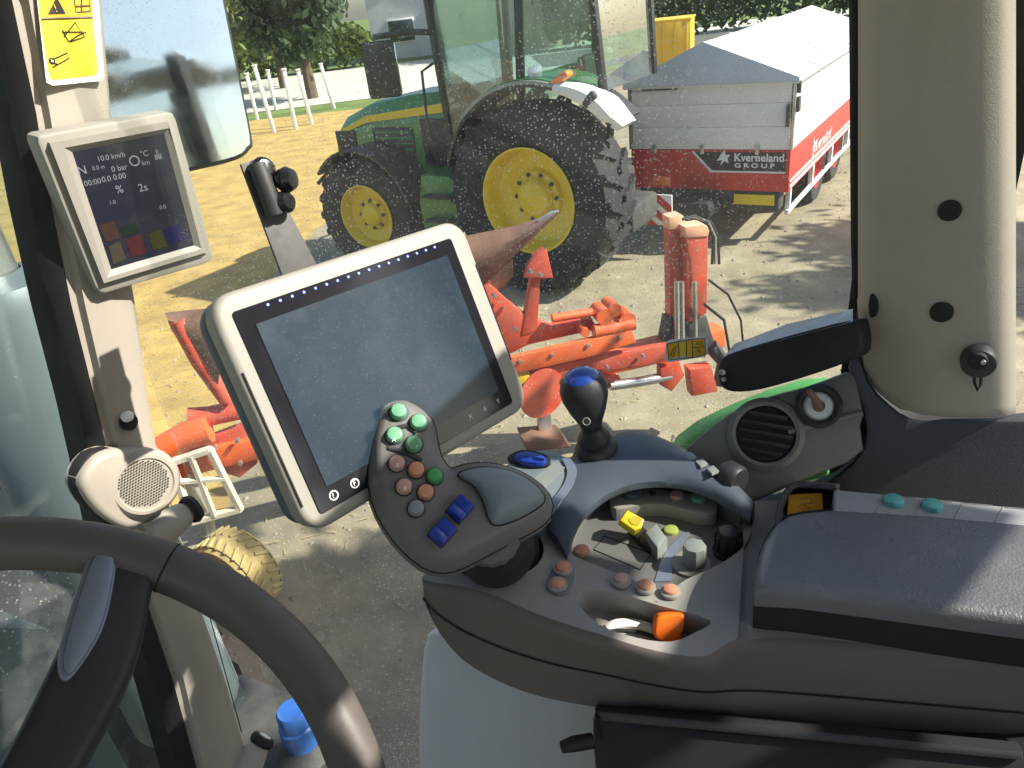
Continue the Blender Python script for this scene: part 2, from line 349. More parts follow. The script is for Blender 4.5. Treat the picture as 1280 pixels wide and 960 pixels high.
def parked_tractor(label, M, near=True):
    t = thing('parked_tractor', label, 'tractor', M.translation, None)
    def bx(name, x0, x1, y0, y1, z0, z1, m, bev=.02, parent=t):
        return part(name, B().box(M @ T((x0+x1)/2, (y0+y1)/2, (z0+z1)/2), abs(x1-x0), abs(y1-y0), abs(z1-z0), bev), m, parent)
    for sy in (1, -1):
        S = M @ T(0, (.66 if sy > 0 else -.34), 1.02) @ (RZ(0) if sy > 0 else RZ(math.pi))
        if sy > 0: wheel(t, S, 1.02, .66, .55, 22, m_jdy, 10, .20)
        S = M @ T(2.42, (.72 if sy > 0 else -.42), .72) @ RZ(rad(4)) @ (RZ(0) if sy > 0 else RZ(math.pi))
        wheel(t, S, .735, .52, .385, 20, m_jdy, 8, .13)
        # rear mudguards: black liner, green top, pale tail
        FG = lambda a: float(np.interp(math.degrees(a), [20, 60, 90, 112, 145], [-.06, .0, .07, .12, .21]))
        def fy(a, c): return (a, c) if sy > 0 else (-c, -a)
        MF = M @ T(0, 0, 1.02)
        k_ = 1 if sy > 0 else .62
        part('fender_liner', arcband(MF, 1.07, 1.10, *fy(.30*k_, .985*k_), rad(20), rad(143 if sy > 0 else 124), 22, FG), m_black, t)
        part('fender', arcband(MF, 1.105, 1.15, *fy(.28*k_, .955*k_), rad(70), rad(122 if sy > 0 else 124), 14, FG), m_jdg, t)
        part('fender_lip', arcband(MF, 1.10, 1.135, *fy(.958*k_, 1.0*k_), rad(52), rad(113), 16, FG), m_lip, t)
        # pale tail, widening inwards and rounded at its end
        rings = []
        for i in range(13):
            q = i/12; a = rad(112+34*q); r = 1.10+FG(a); w_in = .955-.36*min(1, q*1.6); hh = .05+.10*math.sin(min(1, q*1.15)*math.pi*.86)
            yo = 1.02-.10*max(0, q-.8)/.2
            pts = [(r-.02, w_in), (r+hh*.6, w_in+.02), (r+hh*.9, (w_in+yo)/2), (r+hh*.55, yo-.01), (r+.0, yo), (r-.035, yo-.02)]
            rings.append([(p*math.cos(a), y*k_*sy, p*math.sin(a)) for p, y in pts])
        if sy > 0: part('fender_tail', B().loft(rings, M=MF), m_white if sy > 0 else m_jdg, t)
        part('front_fender', arcband(M @ T(2.42, (.72 if sy > 0 else -.42), .72), .80, .83, -.27, .27, rad(40), rad(165), 14), m_black, t)
        b = B().tube([M @ V((2.95, .5*sy, 1.32)), M @ V((3.08, .72*sy, 1.25)), M @ V((3.12, .95*sy, 1.12))], .025, 8)
        part('fender_stay', b, m_dkmetal, t)
        # lamp on the tail
        part('tail_lamp', B().box(M @ T(-.52, .93*k_*sy, 2.23) @ RY(rad(26)), .22, .13, .07, .03, 3), m_orange, t)
        if sy > 0: part('reflector_hole', B().box(M @ T(-.84, (.99 if sy > 0 else -.61), 2.04) @ RY(rad(45)), .17, .07, .09, .03, 3), m_dkmetal, t)
        part('work_lamp', B().lathe(M @ T(-.15, .80*sy, 2.28), [(0, -.06), (.055, -.05), (.075, 0), (.055, .05), (0, .06)], 14), m_white2, t)
    # chassis
    bx('chassis', -.7, 3.2, -.32, .32, .55, 1.15, m_dkmetal, .05)
    bx('front_axle', 2.28, 2.56, -.62, .62, .58, .86, m_dkmetal, .05)
    bx('rear_axle', -.25, .25, -.5, .5, .8, 1.3, m_dkmetal, .06)
    # bonnet: lofted, with dark vents and yellow side strip
    rings = []
    for x, hw, zt, zb in ((1.15, .43, 2.12, 1.15), (1.9, .42, 2.08, 1.15), (2.6, .40, 1.98, 1.12), (3.05, .37, 1.83, 1.10), (3.25, .34, 1.66, 1.10), (3.33, .31, 1.40, 1.12)):
        ring = []
        for (yy, zz) in ((-1, 0), (-1, .62), (-.93, .86), (-.72, .97), (-.3, 1), (.3, 1), (.72, .97), (.93, .86), (1, .62), (1, 0)):
            ring.append((x, yy*hw, zb+(zt-zb)*zz))
        rings.append(ring)
    hood = part('bonnet', B().loft(rings, M=M), m_jdg, t)
    for sy in (1, -1):
        bx('side_grille', 2.86, 3.20, sy*.375, sy*.402, 1.2, 1.66, m_black, .012, hood)
        bx('side_vent', 1.30, 1.72, sy*.415, sy*.445, 1.25, 1.80, m_black, .01, hood)
        bx('side_window', 1.86, 2.5, sy*.405, sy*.432, 1.32, 1.70, m_dkmetal, .03, hood)
        for k_v in range(5): bx('vent_slat', 1.90, 2.46, sy*.42, sy*.440, 1.36+k_v*.068, 1.385+k_v*.068, m_jdg, .004, hood)
        b = B().add([M @ V(p) for p in ((1.2, sy*.440, 1.88), (2.6, sy*.412, 1.76), (3.1, sy*.378, 1.62), (3.1, sy*.380, 1.67), (2.6, sy*.414, 1.84), (1.2, sy*.442, 1.98))], [(0, 1, 2, 3, 4, 5)])
        part('yellow_stripe', b, m_jdy, hood)
    # air intake / engine side
    bx('engine_block', 1.2, 2.3, -.40, .40, .8, 1.3, m_dkmetal, .04)
    bx('exhaust', 1.10, 1.22, -.62, -.50, 1.6, 3.0, m_black, .03)
    # cab: posts, roof, sills, panes
    cab = bpy.data.objects.new('cab', None); _link(cab, t, M)
    ws = .80
    posts = {'a': ((1.12, .62, 1.25), (1.10, .74, 3.06)), 'b': ((.02, .84, 1.95), (-.05, .80, 3.06)), 'c': ((-.80, .62, 2.05), (-.74, .66, 3.06))}
    for sy in (1, -1):
        for k, (p, q) in posts.items():
            b = B().beam(M @ V((p[0], p[1]*sy, p[2])), M @ V((q[0], q[1]*sy, q[2])), .085, .07, JX, .015); part('post', b, m_black, cab)
        b = B().tube([M @ V((1.10, .64*sy, 1.30)), M @ V((.92, .72*sy, 1.30)), M @ V((.72, .80*sy, 1.55)), M @ V((.45, .84*sy, 1.85)), M @ V((.02, .86*sy, 2.0))], .045, 8); part('door_sill', b, m_black, cab)
        pts = [V((1.10, .63*sy, 1.32)), V((.95, .71*sy, 1.32)), V((.70, .80*sy, 1.6)), V((.42, .84*sy, 1.9)), V((.02, .85*sy, 2.0)), V((-.04, .80*sy, 3.04)), V((1.09, .73*sy, 3.04))]
        part('door_pane', B().add([M @ p for p in pts], [tuple(range(7))]), m_jdglass, cab)
        pts = [V((-.02, .845*sy, 2.02)), V((-.76, .655*sy, 2.08)), V((-.72, .67*sy, 3.04)), V((-.06, .80*sy, 3.04))]
        part('side_pane', B().add([M @ p for p in pts], [(0, 1, 2, 3)]), m_jdglass, cab)
        # mirror
        mr = part('mirror', B().box(M @ T(1.55, 1.12*sy, 2.42) @ RZ(rad(-62*sy)), .06, .36, .56, .04, 3), m_black, t)
        part('mirror_glass', B().box(M @ T(1.517, 1.105*sy, 2.42) @ RZ(rad(-62*sy)), .012, .30, .50, .01), m_mirror, mr)
        part('mirror_arm', B().tube([M @ V((1.10, .76*sy, 2.72)), M @ V((1.3, .9*sy, 2.75)), M @ V((1.58, 1.12*sy, 2.74)), M @ V((1.58, 1.13*sy, 2.66))], .03, 8), m_black, t)
        part('grab_rail', B().tube([M @ V((1.25, .78*sy, 1.35)), M @ V((1.30, .80*sy, 1.9)), M @ V((1.27, .80*sy, 2.35)), M @ V((1.14, .74*sy, 2.42))], .015, 6), m_black, t)
    part('front_pane', B().add([M @ V(p) for p in ((1.12, -.62, 1.4), (1.12, .62, 1.4), (1.10, .72, 3.04), (1.10, -.72, 3.04))], [(0, 1, 2, 3)]), m_jdglass, cab)
    part('rear_pane', B().add([M @ V(p) for p in ((-.80, -.60, 2.05), (-.80, .60, 2.05), (-.74, .64, 3.04), (-.74, -.64, 3.04))], [(0, 1, 2, 3)]), m_jdglass, cab)
    rf = bx('roof', -.95, 1.35, -.86, .86, 3.06, 3.30, m_jdg, .09, cab)
    bx('cab_floor', -.3, 1.1, -.6, .6, 1.15, 1.25, m_black, .02, cab)
    st = bx('driver_seat', -.35, .2, -.25, .25, 1.55, 1.72, m_black, .06, cab)
    bx('backrest', -.42, -.30, -.23, .23, 1.7, 2.35, m_black, .05, st)
    part('steering_wheel', B().tube([M @ T(.72, 0, 1.95) @ RY(rad(-35)) @ V((.2*math.cos(a*math.pi/8), .2*math.sin(a*math.pi/8), 0)) for a in range(16)], .017, 6, True), m_black, cab)
    bx('dash', .75, 1.05, -.3, .3, 1.25, 1.85, m_black, .06, cab)
    # step and tank below the door
    for sy in (1, -1):
        rings = [[(x, sy*y, z) for x, y, z in ((a, .42, .55), (a, .80, .60), (a-.02, .83, .9), (a-.06, .78, 1.22), (a-.06, .42, 1.25))] for a in (.68, 1.0, 1.45, 1.6)]
        part('fuel_tank', B().loft(rings, M=M), m_jdg if sy > 0 else m_black, t)
        for k in range(3): bx('step', 1.02, 1.42, sy*.84, sy*1.0, .45+.28*k, .48+.28*k, m_black, .008)
    bx('rear_hitch', -.95, -.6, -.35, .35, .55, .85, m_dkmetal, .05)
    part('beacon_lamp', B().lathe(M @ T(-.72, .75, 3.30), [(.06, 0), (.06, .1), (.03, .14), (0, .14)], 12), m_orange, t)
    return t
m_mirror = mat('mirror_silver', (.85, .87, .88), .04, metal=1, vary=0, rvary=0)
parked_tractor('green tractor with yellow wheels parked beside the covered red trailer', MJ)

# ------------------------------------------------------------------ covered trailer
TX = V((.575, .818, 0)); TW = 1.95
TR0 = V((3.44, 8.32, 0))                                 # near right lower corner of the rear wall, on the ground
TYl = V((-.818, .575, 0))
MT = frame(TR0, TX, z=V((0, 0, 1)))                      # x away along trailer, y to the left across it
TL = 5.2
tr = thing('covered_trailer', 'red and white trailer with white tarpaulin roof and yellow number plate', 'trailer', MT @ V((2, 1, 0)))
def tb(name, x0, x1, y0, y1, z0, z1, m, bev=.01, parent=tr): return part(name, B().box(MT @ T((x0+x1)/2, (y0+y1)/2, (z0+z1)/2), abs(x1-x0), abs(y1-y0), abs(z1-z0), bev), m, parent)
ZE, ZM, ZB = 1.86, 1.10, .62
body = tb('red_body', 0, TL, 0, TW, ZB, ZM, m_trred, .02)
for k in range(3):
    z0 = ZM+.004+k*(ZE-ZM)/3
    tb('rear_board', .0, .04, .035, TW-.035, z0, z0+(ZE-ZM)/3-.003, m_trwhite, .004)
    tb('side_board', .05, TL, -.004, .035, z0, z0+(ZE-ZM)/3-.004, m_trwhite, .003)
    tb('side_board', .05, TL, TW-.035, TW+.004, z0, z0+(ZE-ZM)/3-.004, m_trwhite, .003)
    tb('front_board', TL-.04, TL, .04, TW-.04, z0, z0+(ZE-ZM)/3-.012, m_trwhite, .008)
for y in (-.012, TW-.02): tb('corner_post', -.012, .035, y, y+.032, ZM, ZE, m_steel, .004)
tb('latch', -.045, -.012, .03, .075, 1.36, 1.60, m_dkmetal, .006)
tb('latch', .03, .12, -.045, -.01, 1.50, 1.66, m_dkmetal, .006)
tb('latch', .02, .07, -.05, -.012, 1.70, 1.86, m_dkmetal, .006)
tb('dark_slot', -.02, 0.0, TW-.62, TW-.18, ZE-.075, ZE-.045, m_black, .005)
# tarpaulin roof
yr, zr = TW*.52, ZE+.42
rg = []
for x in (-.05, 1.3, 2.6, 3.9, TL+.05):
    sag = -.02 if x in (1.3, 3.9) else 0
    rg.append([(x, -.05, ZE-.05), (x, -.05, ZE+.01), (x, yr*.5-.03, (ZE+zr)/2+sag), (x, yr, zr+sag*.5), (x, yr+(TW-yr)*.5, (ZE+zr)/2+sag), (x, TW+.05, ZE+.01), (x, TW+.05, ZE-.05)])
part('tarpaulin', B().loft(rg, M=MT), m_tarp, tr)
part('tarpaulin_end', B().prism([MT @ V(p) for p in ((-.055, -.05, ZE-.03), (-.055, TW+.05, ZE-.03), (-.055, TW+.05, ZE+.015), (-.055, yr, zr+.004), (-.055, -.05, ZE+.015))], TX*-.012, .003), m_tarpg, tr)
part('roof_rope', B().tube([MT @ V((x, -.06, ZE-.03)) for x in (-.06, 1.5, 3, TL)], .012, 6), m_ledge, tr)
# black name band with pale border
band = part('name_band', B().prism([MT @ V((-.002, y, z)) for y, z in ((.05, 1.075), (1.12, 1.075), (.90, .86), (.05, .86))], TX*-.006), m_lblk, tr)
part('pale_line', B().prism([MT @ V((-.002, y, z)) for y, z in ((.05, .86), (.90, .86), (1.12, 1.08), (1.155, 1.08), (.92, .84), (.05, .84))], TX*-.010), m_white, tr)
MN = frame(MT @ V((-.0105, .64, .975)), -TYl, z=-TX)
text('lettering', 'Kverneland', MN, .125, m_print, band, bold=.003)
text('lettering', 'G R O U P', MN @ T(.01, -.075, 0), .072, m_print, band, sx=1.42, bold=.002)
em = [(0, .10), (.05, .155), (.06, .10), (.12, .10), (.085, .06), (.10, .0), (.05, .03), (.0, -.03), (.02, .04), (-.05, .03), (-.02, .06)]
part('emblem', B().prism([MN @ V((x-.16, y-.03, 0)) for x, y in em], -TX*.002), m_print, band)
MS = frame(MT @ V((1.25, -.006, .80)), TX, z=-TYl)
text('lettering', 'Kverneland', MS, .22, m_print, body, shear=.3, sx=.95)
part('side_emblem', B().prism([MS @ V((-.14+x*1.0, y, 0)) for x, y in ((0, -.1), (.06, .08), (.0, .05), (.05, .11), (.04, .22), (.10, .12), (.2, .14), (.12, .06), (.06, -.02))], -TYl*-.003), m_print, body)
for z, h in ((.735, .022), (.665, .03)): tb('side_stripe', .02, TL-.02, -.012, -.001, z, z+h, m_print, 0)
# chassis, wheels, plate
tb('frame_rail', .3, TL, .45, .6, .45, .62, m_dkmetal, .02); tb('frame_rail', .3, TL, 1.35, 1.5, .45, .62, m_dkmetal, .02)
tb('rear_beam', .02, .25, .1, TW-.1, .38, .62, m_dkmetal, .03)
for x in (1.9, 3.1):
    for y, s_ in ((.22, -1), (TW-.22, 1)): wheel(tr, MT @ T(x, y, .46) @ (RZ(0) if s_ > 0 else RZ(math.pi)), .46, .36, .26, 24, m_trred, 8, .08, False)
plate = tb('number_plate', -.03, -.01, .15, .62, .47, .59, m_plate, .004)
for k in range(4): tb('side_stay', .25+k*1.2, .31+k*1.2, .03, .09, .30, .62, m_white, .008)
tb('side_guard', .2, TL, .03, .07, .30, .36, m_white, .01)
tb('tail_light', -.03, 0, 1.42, 1.66, .66, .78, m_orange, .02)
tb('spreader_disc_cover', -.5, -.02, .75, 1.25, .40, .60, m_black, .06)
# striped warning board
def board(x0, y0):
    Mb = frame(V(x0), -TYl, z=-TX)
    t = thing('warning_board', 'red and white striped warning board below the red trailer wall', 'warning board', x0)
    w_, h_ = .44, .36
    bd = part('panel', B().box(Mb, w_, h_, .02, .004), m_print, t)
    for k in (-1.35, -.15, 1.05):
        # diagonal stripes clipped to the panel
        x = k*.19; q = []
        poly = [(x-.10-.18, .18), (x+.02-.18+.02, .18), (x+.14+.18-.02, -.18), (x+.02+.18-.02, -.18)]
        # clip by x range
        def clip(p, lim, s_):
            o = []
            for i in range(len(p)):
                a, b_ = p[i-1], p[i]
                ia, ib = s_*a[0] <= lim, s_*b_[0] <= lim
                if ia != ib:
                    t_ = (lim*s_-a[0])/(b_[0]-a[0]); o.append((lim*s_, a[1]+(b_[1]-a[1])*t_))
                if ib: o.append(b_)
            return o
        poly = clip(clip(poly, w_/2, 1), w_/2, -1)
        if len(poly) > 2: part('stripe', B().prism([Mb @ V((a, b_, .0105)) for a, b_ in poly], -TX*.002), m_red, t)
    part('bracket', B().box(Mb @ T(.05, .02, -.38), .06, .06, .74), m_dkmetal, t)
board(pP(818, 262, MT @ V((-.75, 0, 0)), TX), 0)

# ------------------------------------------------------------------ plough standing beside the cab
pa = pz(840, 430, .8); pb = pz(240, 560, .8)
PX = V((pb.x-pa.x, pb.y-pa.y, 0)).normalized(); PN = V((PX.y, -PX.x, 0))
if PN.y > 0: PN = -PN                                   # towards the cab
def pp(x, y, off=0): return pP(x, y, pa + PN*off, PN)
pl = thing('reversible_plough', 'orange red reversible plough with brown mouldboards standing on its stand', 'plough', V((pa.x-.6, pa.y, 0)))
def pris(name, px, m, off=0, th=.06, bev=.012): return part(name, B().prism([pp(x, y, off) for x, y in px], PN*-th, bev), m, pl)
def rod(name, px, r, m, off=0, n=10): return part(name, B().tube([pp(x, y, off) for x, y in px], r, n), m, pl)
# main beam and upper frame
main = part('main_beam', B().beam(pp(900, 418, -.1), pp(160, 592, .05), .16, .15, bev=.02), m_plor, pl)
pris('top_plate', [(598, 362), (612, 356), (655, 392), (690, 408), (740, 398), (748, 412), (660, 432), (632, 446)], m_plred, .02, .07)
rod('tie_bar', [(742, 414), (768, 410), (792, 404)], .045, m_plor, .1)
rod('tie_bar', [(690, 398), (740, 390)], .028, m_plor, .06)
for x, y, r in ((752, 392, .055), (764, 384, .045), (780, 398, .06), (728, 412, .03)): part('pivot_pin', B().lathe(zframe(pp(x, y, .06), PN), [(0, .06), (r, .06), (r, -.08), (0, -.08)], 16), m_plor, pl)
pris('beam_plate', [(636, 448), (790, 412), (796, 428), (742, 446), (636, 470)], m_plor, .14, .05)
pris('beam_side', [(636, 470), (740, 447), (840, 430), (842, 452), (750, 466), (640, 492)], m_plred, .10, .06)
# upright leg with pointed head
pris('plough_leg', [(652, 420), (663, 352), (667, 320), (680, 310), (690, 348), (676, 350), (672, 415)], m_plred, .03, .06)
pris('leg_head', [(655, 348), (660, 330), (672, 318), (684, 312), (692, 348)], m_plred, .06, .04)
# mouldboards: curved steel plates
def mould(px_top, px_bot, off, bow, m=m_rust):
    n = 10; rings = []
    def lerp(pl_, t):
        k = t*(len(pl_)-1); i = min(int(k), len(pl_)-2); q = k-i
        return (pl_[i][0]*(1-q)+pl_[i+1][0]*q, pl_[i][1]*(1-q)+pl_[i+1][1]*q)
    f_, b_ = [], []
    for i in range(n+1):
        a = lerp(px_top, i/n); c = lerp(px_bot, i/n); row = []
        for j in range(6):
            v = j/5; o_ = off + bow*math.sin(v*math.pi)*.8 + bow*.8*(i/n)**2
            row.append(pp(a[0]*(1-v)+c[0]*v, a[1]*(1-v)+c[1]*v, o_))
        f_.append(row)
    b = B(); b.loft([r + [p - PN*.014 for p in reversed(r)] for r in f_]); part('mouldboard', b, m, pl)
mould([(560, 300), (600, 292), (650, 282), (698, 265)], [(575, 352), (612, 350), (640, 322), (696, 270)], .02, .10)
mould([(560, 330), (590, 318), (640, 300)], [(590, 392), (612, 380), (642, 345)], -.08, .06)
pris('share_point', [(672, 276), (690, 264), (699, 263), (696, 272), (676, 284)], m_steel, .12, .02, .003)
# left hand bodies seen between pillar and screen
mould([(206, 392), (240, 388), (285, 384)], [(214, 412), (232, 440), (272, 486)], .02, .08)
rod('skim_arm', [(222, 400), (250, 452), (285, 500)], .05, m_plred, .05)
rod('skim_arm', [(236, 522), (262, 520), (300, 512)], .06, m_plred, .02)
rod('turnover_ram', [(206, 560), (232, 545), (262, 536)], .085, m_plor, .1)
rod('turnover_ram', [(200, 570), (186, 580), (178, 600)], .05, m_plor, .1)
pris('end_plate', [(262, 548), (305, 532), (322, 580), (300, 598), (272, 590)], m_plred, .06, .07)
m_cream2 = mat('galvanised_cream', (.62, .58, .46), .5, vary=.12, vs=8, dirt=.3, dcol=(.35, .3, .22))
def cage():
    out = [(214, 578), (262, 562), (300, 636), (240, 652)]
    for i in range(4): rod('cage_bar', [out[i-1], out[i]], .028, m_cream2, .16, 6)
    for i in range(4): rod('cage_bar', [out[i-1], out[i]], .024, m_cream2, -.06, 6)
    for q in out: part('cage_bar', B().tube([pp(*q, .16), pp(*q, -.06)], .024, 6), m_cream2, pl)
    rod('cage_bar', [(238, 570), (268, 645)], .022, m_cream2, .17, 6); rod('cage_bar', [(226, 602), (282, 598)], .02, m_cream2, .17, 6)
    rod('cage_bar', [(262, 650), (268, 690)], .03, m_cream2, .1, 6)
    pris('cage_panel', [(222, 584), (244, 577), (262, 640), (244, 644)], m_cream2, .05, .02, .003)
cage()
# depth wheel (yellow, cleated)
wc = pz(280, 672, .50); wc.z = .25
wheel(pl, frame(wc, (PX*.75+PN*-.66), z=V((0, 0, 1))) , .24, .18, .15, 18, m_jdy, 6, .05, False)
m_cleat = mat('dusty_yellow_tyre', (.46, .35, .13), .85, vary=.2, vs=8, dirt=.6, dcol=(.30, .25, .15), ds=9)
MW = frame(wc, (PX*.75+PN*-.66), z=V((0, 0, 1))) @ RX(-math.pi/2)
b = B().lathe(MW, [(.15, -.10), (.225, -.11), (.245, -.085), (.249, 0), (.245, .085), (.225, .11), (.15, .10)], 40)
for k in range(26):
    a = 2*math.pi*k/26
    for s_ in (-1, 1): b.box(MW @ RZ(a+s_*.06) @ T(.245, 0, .055*s_) @ RX(.5*s_), .026, .022, .085, .004)
part('cleated_tyre', b, m_cleat, pl)
# headstock: two red uprights with pale tops, hoses, links
pris('headstock_upright', [(836, 284), (856, 282), (858, 400), (838, 410)], m_plred, -.05, .09)
pris('headstock_upright', [(858, 292), (886, 290), (884, 392), (860, 404)], m_plred, .03, .09)
m_peach = mat('peach_cap', (.80, .42, .26), .5)
pris('upright_cap', [(836, 272), (852, 268), (858, 274), (856, 286), (837, 288)], m_peach, -.04, .11)
pris('upright_cap', [(856, 284), (880, 280), (888, 285), (886, 296), (858, 298)], m_peach, .04, .12)
for dx in (0, 4, 9): rod('hydraulic_hose', [(853, 274), (868, 270+dx*.3), (884+dx*.5, 278), (892+dx*.6, 296), (890+dx, 330)], .010, m_steel if dx == 4 else m_black, .10, 6)
rod('hydraulic_hose', [(886, 350), (910, 368), (926, 400), (930, 440)], .008, m_black, .1, 6)
rod('hydraulic_hose', [(880, 380), (905, 400), (912, 440), (900, 470)], .010, m_black, .1, 6)
for x in (846, 852, 868): rod('ram_rod', [(x, 352), (x+1, 430)], .018, m_steel, .06, 8)
pris('headstock_foot', [(838, 400), (884, 396), (896, 436), (850, 450), (832, 432)], m_dkmetal, 0, .14)
rod('lower_link', [(888, 432), (905, 452), (900, 480)], .05, m_dkmetal, .0)
rod('cross_shaft', [(762, 482), (800, 477), (838, 470)], .035, m_steel, .05)
pris('shaft_clevis', [(826, 460), (850, 452), (856, 470), (840, 490), (826, 482)], m_plred, .08, .08)
rod('cross_shaft', [(690, 470), (720, 465), (770, 478)], .055, m_plred, .0)
part('coulter_disc', B().lathe(zframe(pp(678, 492, .16), (PN*.9-PX*.25)), [(0, .012), (.17, .004), (.17, -.004), (0, -.012)], 28), m_plred, pl)
pris('coulter_arm', [(640, 478), (690, 466), (700, 484), (690, 496), (644, 500)], m_plor, .05, .06)
pris('yellow_clamp', [(640, 468), (662, 466), (666, 480), (642, 488)], m_plate, .12, .05)
pris('parking_stand', [(672, 500), (688, 500), (692, 556), (674, 558)], m_steel, .10, .05)
pris('stand_foot', [(655, 552), (705, 548), (715, 560), (660, 566)], m_rust, .22, .2)
pris('hitch_block', [(862, 462), (890, 458), (898, 490), (866, 496)], m_plred, .1, .1)

# ------------------------------------------------------------------ background
def tree(name, label, cat, loc, h, r, m, n, leaf=.16, trunk=.16, seed=0, cz=.62, vr=.42, group=None, clumps=26):
    rng = np.random.default_rng(seed)
    t = thing(name, label, cat, loc, group); x, y, z = loc
    b = B().tube([(x, y, -.1), (x+.03, y, h*.25), (x-.05, y+.05, h*.5), (x, y, h*.85)], [trunk*1.3, trunk, trunk*.7, trunk*.2], 8)
    cc = []
    for k in range(clumps):
        d = rng.normal(size=3); d /= np.linalg.norm(d); q = rng.random()**.4
        cc.append((x+d[0]*r*q*.85, y+d[1]*r*q*.85, h*cz+d[2]*h*vr*q*.85))
    for k in range(min(8, clumps)): b.tube([(x, y, h*(.25+.05*k)), tuple((np.array((x, y, h*.5))+np.array(cc[k]))/2), cc[k]], [trunk*.45, trunk*.3, trunk*.08], 5)
    part('trunk', b, m_bark, t)
    pts = []; per = n//clumps
    for c in cc:
        p = rng.normal(size=(per, 3)); p *= (r*.22*(rng.random((per, 1))*.7+.5))
        pts.append(np.array(c)+p*np.array((1, 1, .8)))
    P = np.concatenate(pts); P[:, 2] = np.maximum(P[:, 2], .15); N = len(P)
    a = rng.normal(size=(N, 3)); a /= np.linalg.norm(a, axis=1)[:, None]
    bb = np.cross(a, rng.normal(size=(N, 3))); bb /= np.linalg.norm(bb, axis=1)[:, None]
    s = leaf*(.6+.8*rng.random((N, 1)))
    v = np.stack([P-a*s*.9, P+bb*s*.45, P+a*s*.9, P-bb*s*.45], 1).reshape(-1, 3)
    me = bpy.data.meshes.new('crown'); me.vertices.add(len(v)); me.vertices.foreach_set('co', v.ravel())
    me.loops.add(4*N); me.loops.foreach_set('vertex_index', np.arange(4*N)); me.polygons.add(N)
    me.polygons.foreach_set('loop_start', np.arange(0, 4*N, 4)); me.update(); me.validate(); me.materials.append(m)
    part('crown', me, m, t); return t
def hedge(label, p0, p1, h, wdt, m, n, seed, leaf=.14):
    rng = np.random.default_rng(seed); p0 = np.array(p0); p1 = np.array(p1)
    t = rng.random(n); d = (p1-p0)/np.linalg.norm(p1-p0); nn = np.array((-d[1], d[0]))
    hh = h*(1+.12*np.sin(t*23)+.08*np.sin(t*61))
    off = (rng.random(n)-.5)*wdt; zz = hh*np.sqrt(rng.random(n))
    P = np.stack([p0[0]+(p1-p0)[0]*t+nn[0]*off, p0[1]+(p1-p0)[1]*t+nn[1]*off, zz], 1)
    a = rng.normal(size=(n, 3)); a /= np.linalg.norm(a, axis=1)[:, None]
    bb = np.cross(a, rng.normal(size=(n, 3))); bb /= np.linalg.norm(bb, axis=1)[:, None]
    s = leaf*(.6+.8*rng.random((n, 1)))
    v = np.stack([P-a*s, P+bb*s*.6, P+a*s, P-bb*s*.6], 1).reshape(-1, 3)
    b = B(); b.v = [tuple(q) for q in v]; b.f = [tuple(range(4*i, 4*i+4)) for i in range(n)]
    o = part('hedge', b, m, None, recalc=False); o['label'] = label; o['category'] = 'hedge'; return o
tree('leafy_tree', 'bright leafy tree beyond the white posts, beside the pale shed', 'tree', (-13.5, 44, 0), 9, 4.2, m_leafA, 9000, .28, .25, 1)
tree('leafy_tree', 'bushy green tree behind the bonnet of the green tractor', 'tree', (-9.5, 40, 0), 7, 3.0, m_leafA, 7000, .26, .2, 2)
tree('dark_tree', 'dark conifer like tree left of the pale shed, behind the tractor mirror', 'tree', (-6.8, 33, 0), 6.0, 1.9, m_leafB, 6000, .24, .2, 3)
tree('leafy_tree', 'large tree far beyond the field, behind the front pillar', 'tree', (-24, 46, 0), 10, 5, m_leafB, 8000, .3, .3, 4)
tree('dark_tree', 'dark tree behind the rear window of the green tractor', 'tree', (5.5, 46, 0), 7, 3.2, m_leafB, 7000, .28, .2, 5)
hedge('long dark hedge along the grey road behind the trailer', (4, 42.5), (40, 40), 2.6, 2.2, m_leafB, 14000, 6, .2)
hedge('green hedge bordering the pale path behind the white posts', (-28, 50), (-6, 49), 2.2, 2, m_leafA, 9000, 7, .2)
# trees right of the yard: outside the view, they throw the dappled shade over the yard
tree('yard_tree', 'broad tree right of the cab shading the yard and the plough', 'tree', (5.3, 1.75, 0), 6.4, 1.5, m_leafB, 12000, .15, .22, 8, cz=.70, vr=.30)
tree('yard_tree', 'tree right of the trailer casting ragged shade onto the gravel', 'tree', (9.9, 6.0, 0), 6.4, 1.5, m_leafB, 13000, .15, .2, 9, cz=.68, vr=.29)
# cream house and pale shed
def house(name, label, o, ang, L, W, hw, hr, mw, mr_, wins, loc_door=None):
    M = T(*o) @ RZ(rad(ang)); t = thing(name, label, 'building', o)
    wall = part('wall', B().prism([M @ V(p) for p in ((0, 0, 0), (W, 0, 0), (W, 0, hw), (W/2, 0, hw+hr), (0, 0, hw))], M.to_3x3() @ V((0, L, 0))), mw, t)
    b = B()
    for s_ in (0, 1):
        x0 = -.3 if s_ == 0 else W+.3
        zz = hw-.3*hr/(W/2)
        b.prism([M @ V(p) for p in ((x0, -.3, zz), (W/2, -.3, hw+hr), (W/2, -.3, hw+hr+.15), (x0, -.3, zz+.15))], M.to_3x3() @ V((0, L+.6, 0)))
    part('roof', b, mr_, t)
    for (face, a, z, ww, hh) in wins:
        if face == 'f': Mw = M @ T(a, -.03, z)
        elif face == 'l': Mw = M @ T(-.03, a, z) @ RZ(rad(90))
        else: Mw = M @ T(W+.03, a, z) @ RZ(rad(90))
        wd = part('window', B().box(Mw, ww+.16, .06, hh+.16, .01), m_white, t)
        part('pane', B().box(Mw @ T(0, -.02 if face == 'f' else .0, 0), ww, .07, hh, .005), m_wglass, wd)
    return t
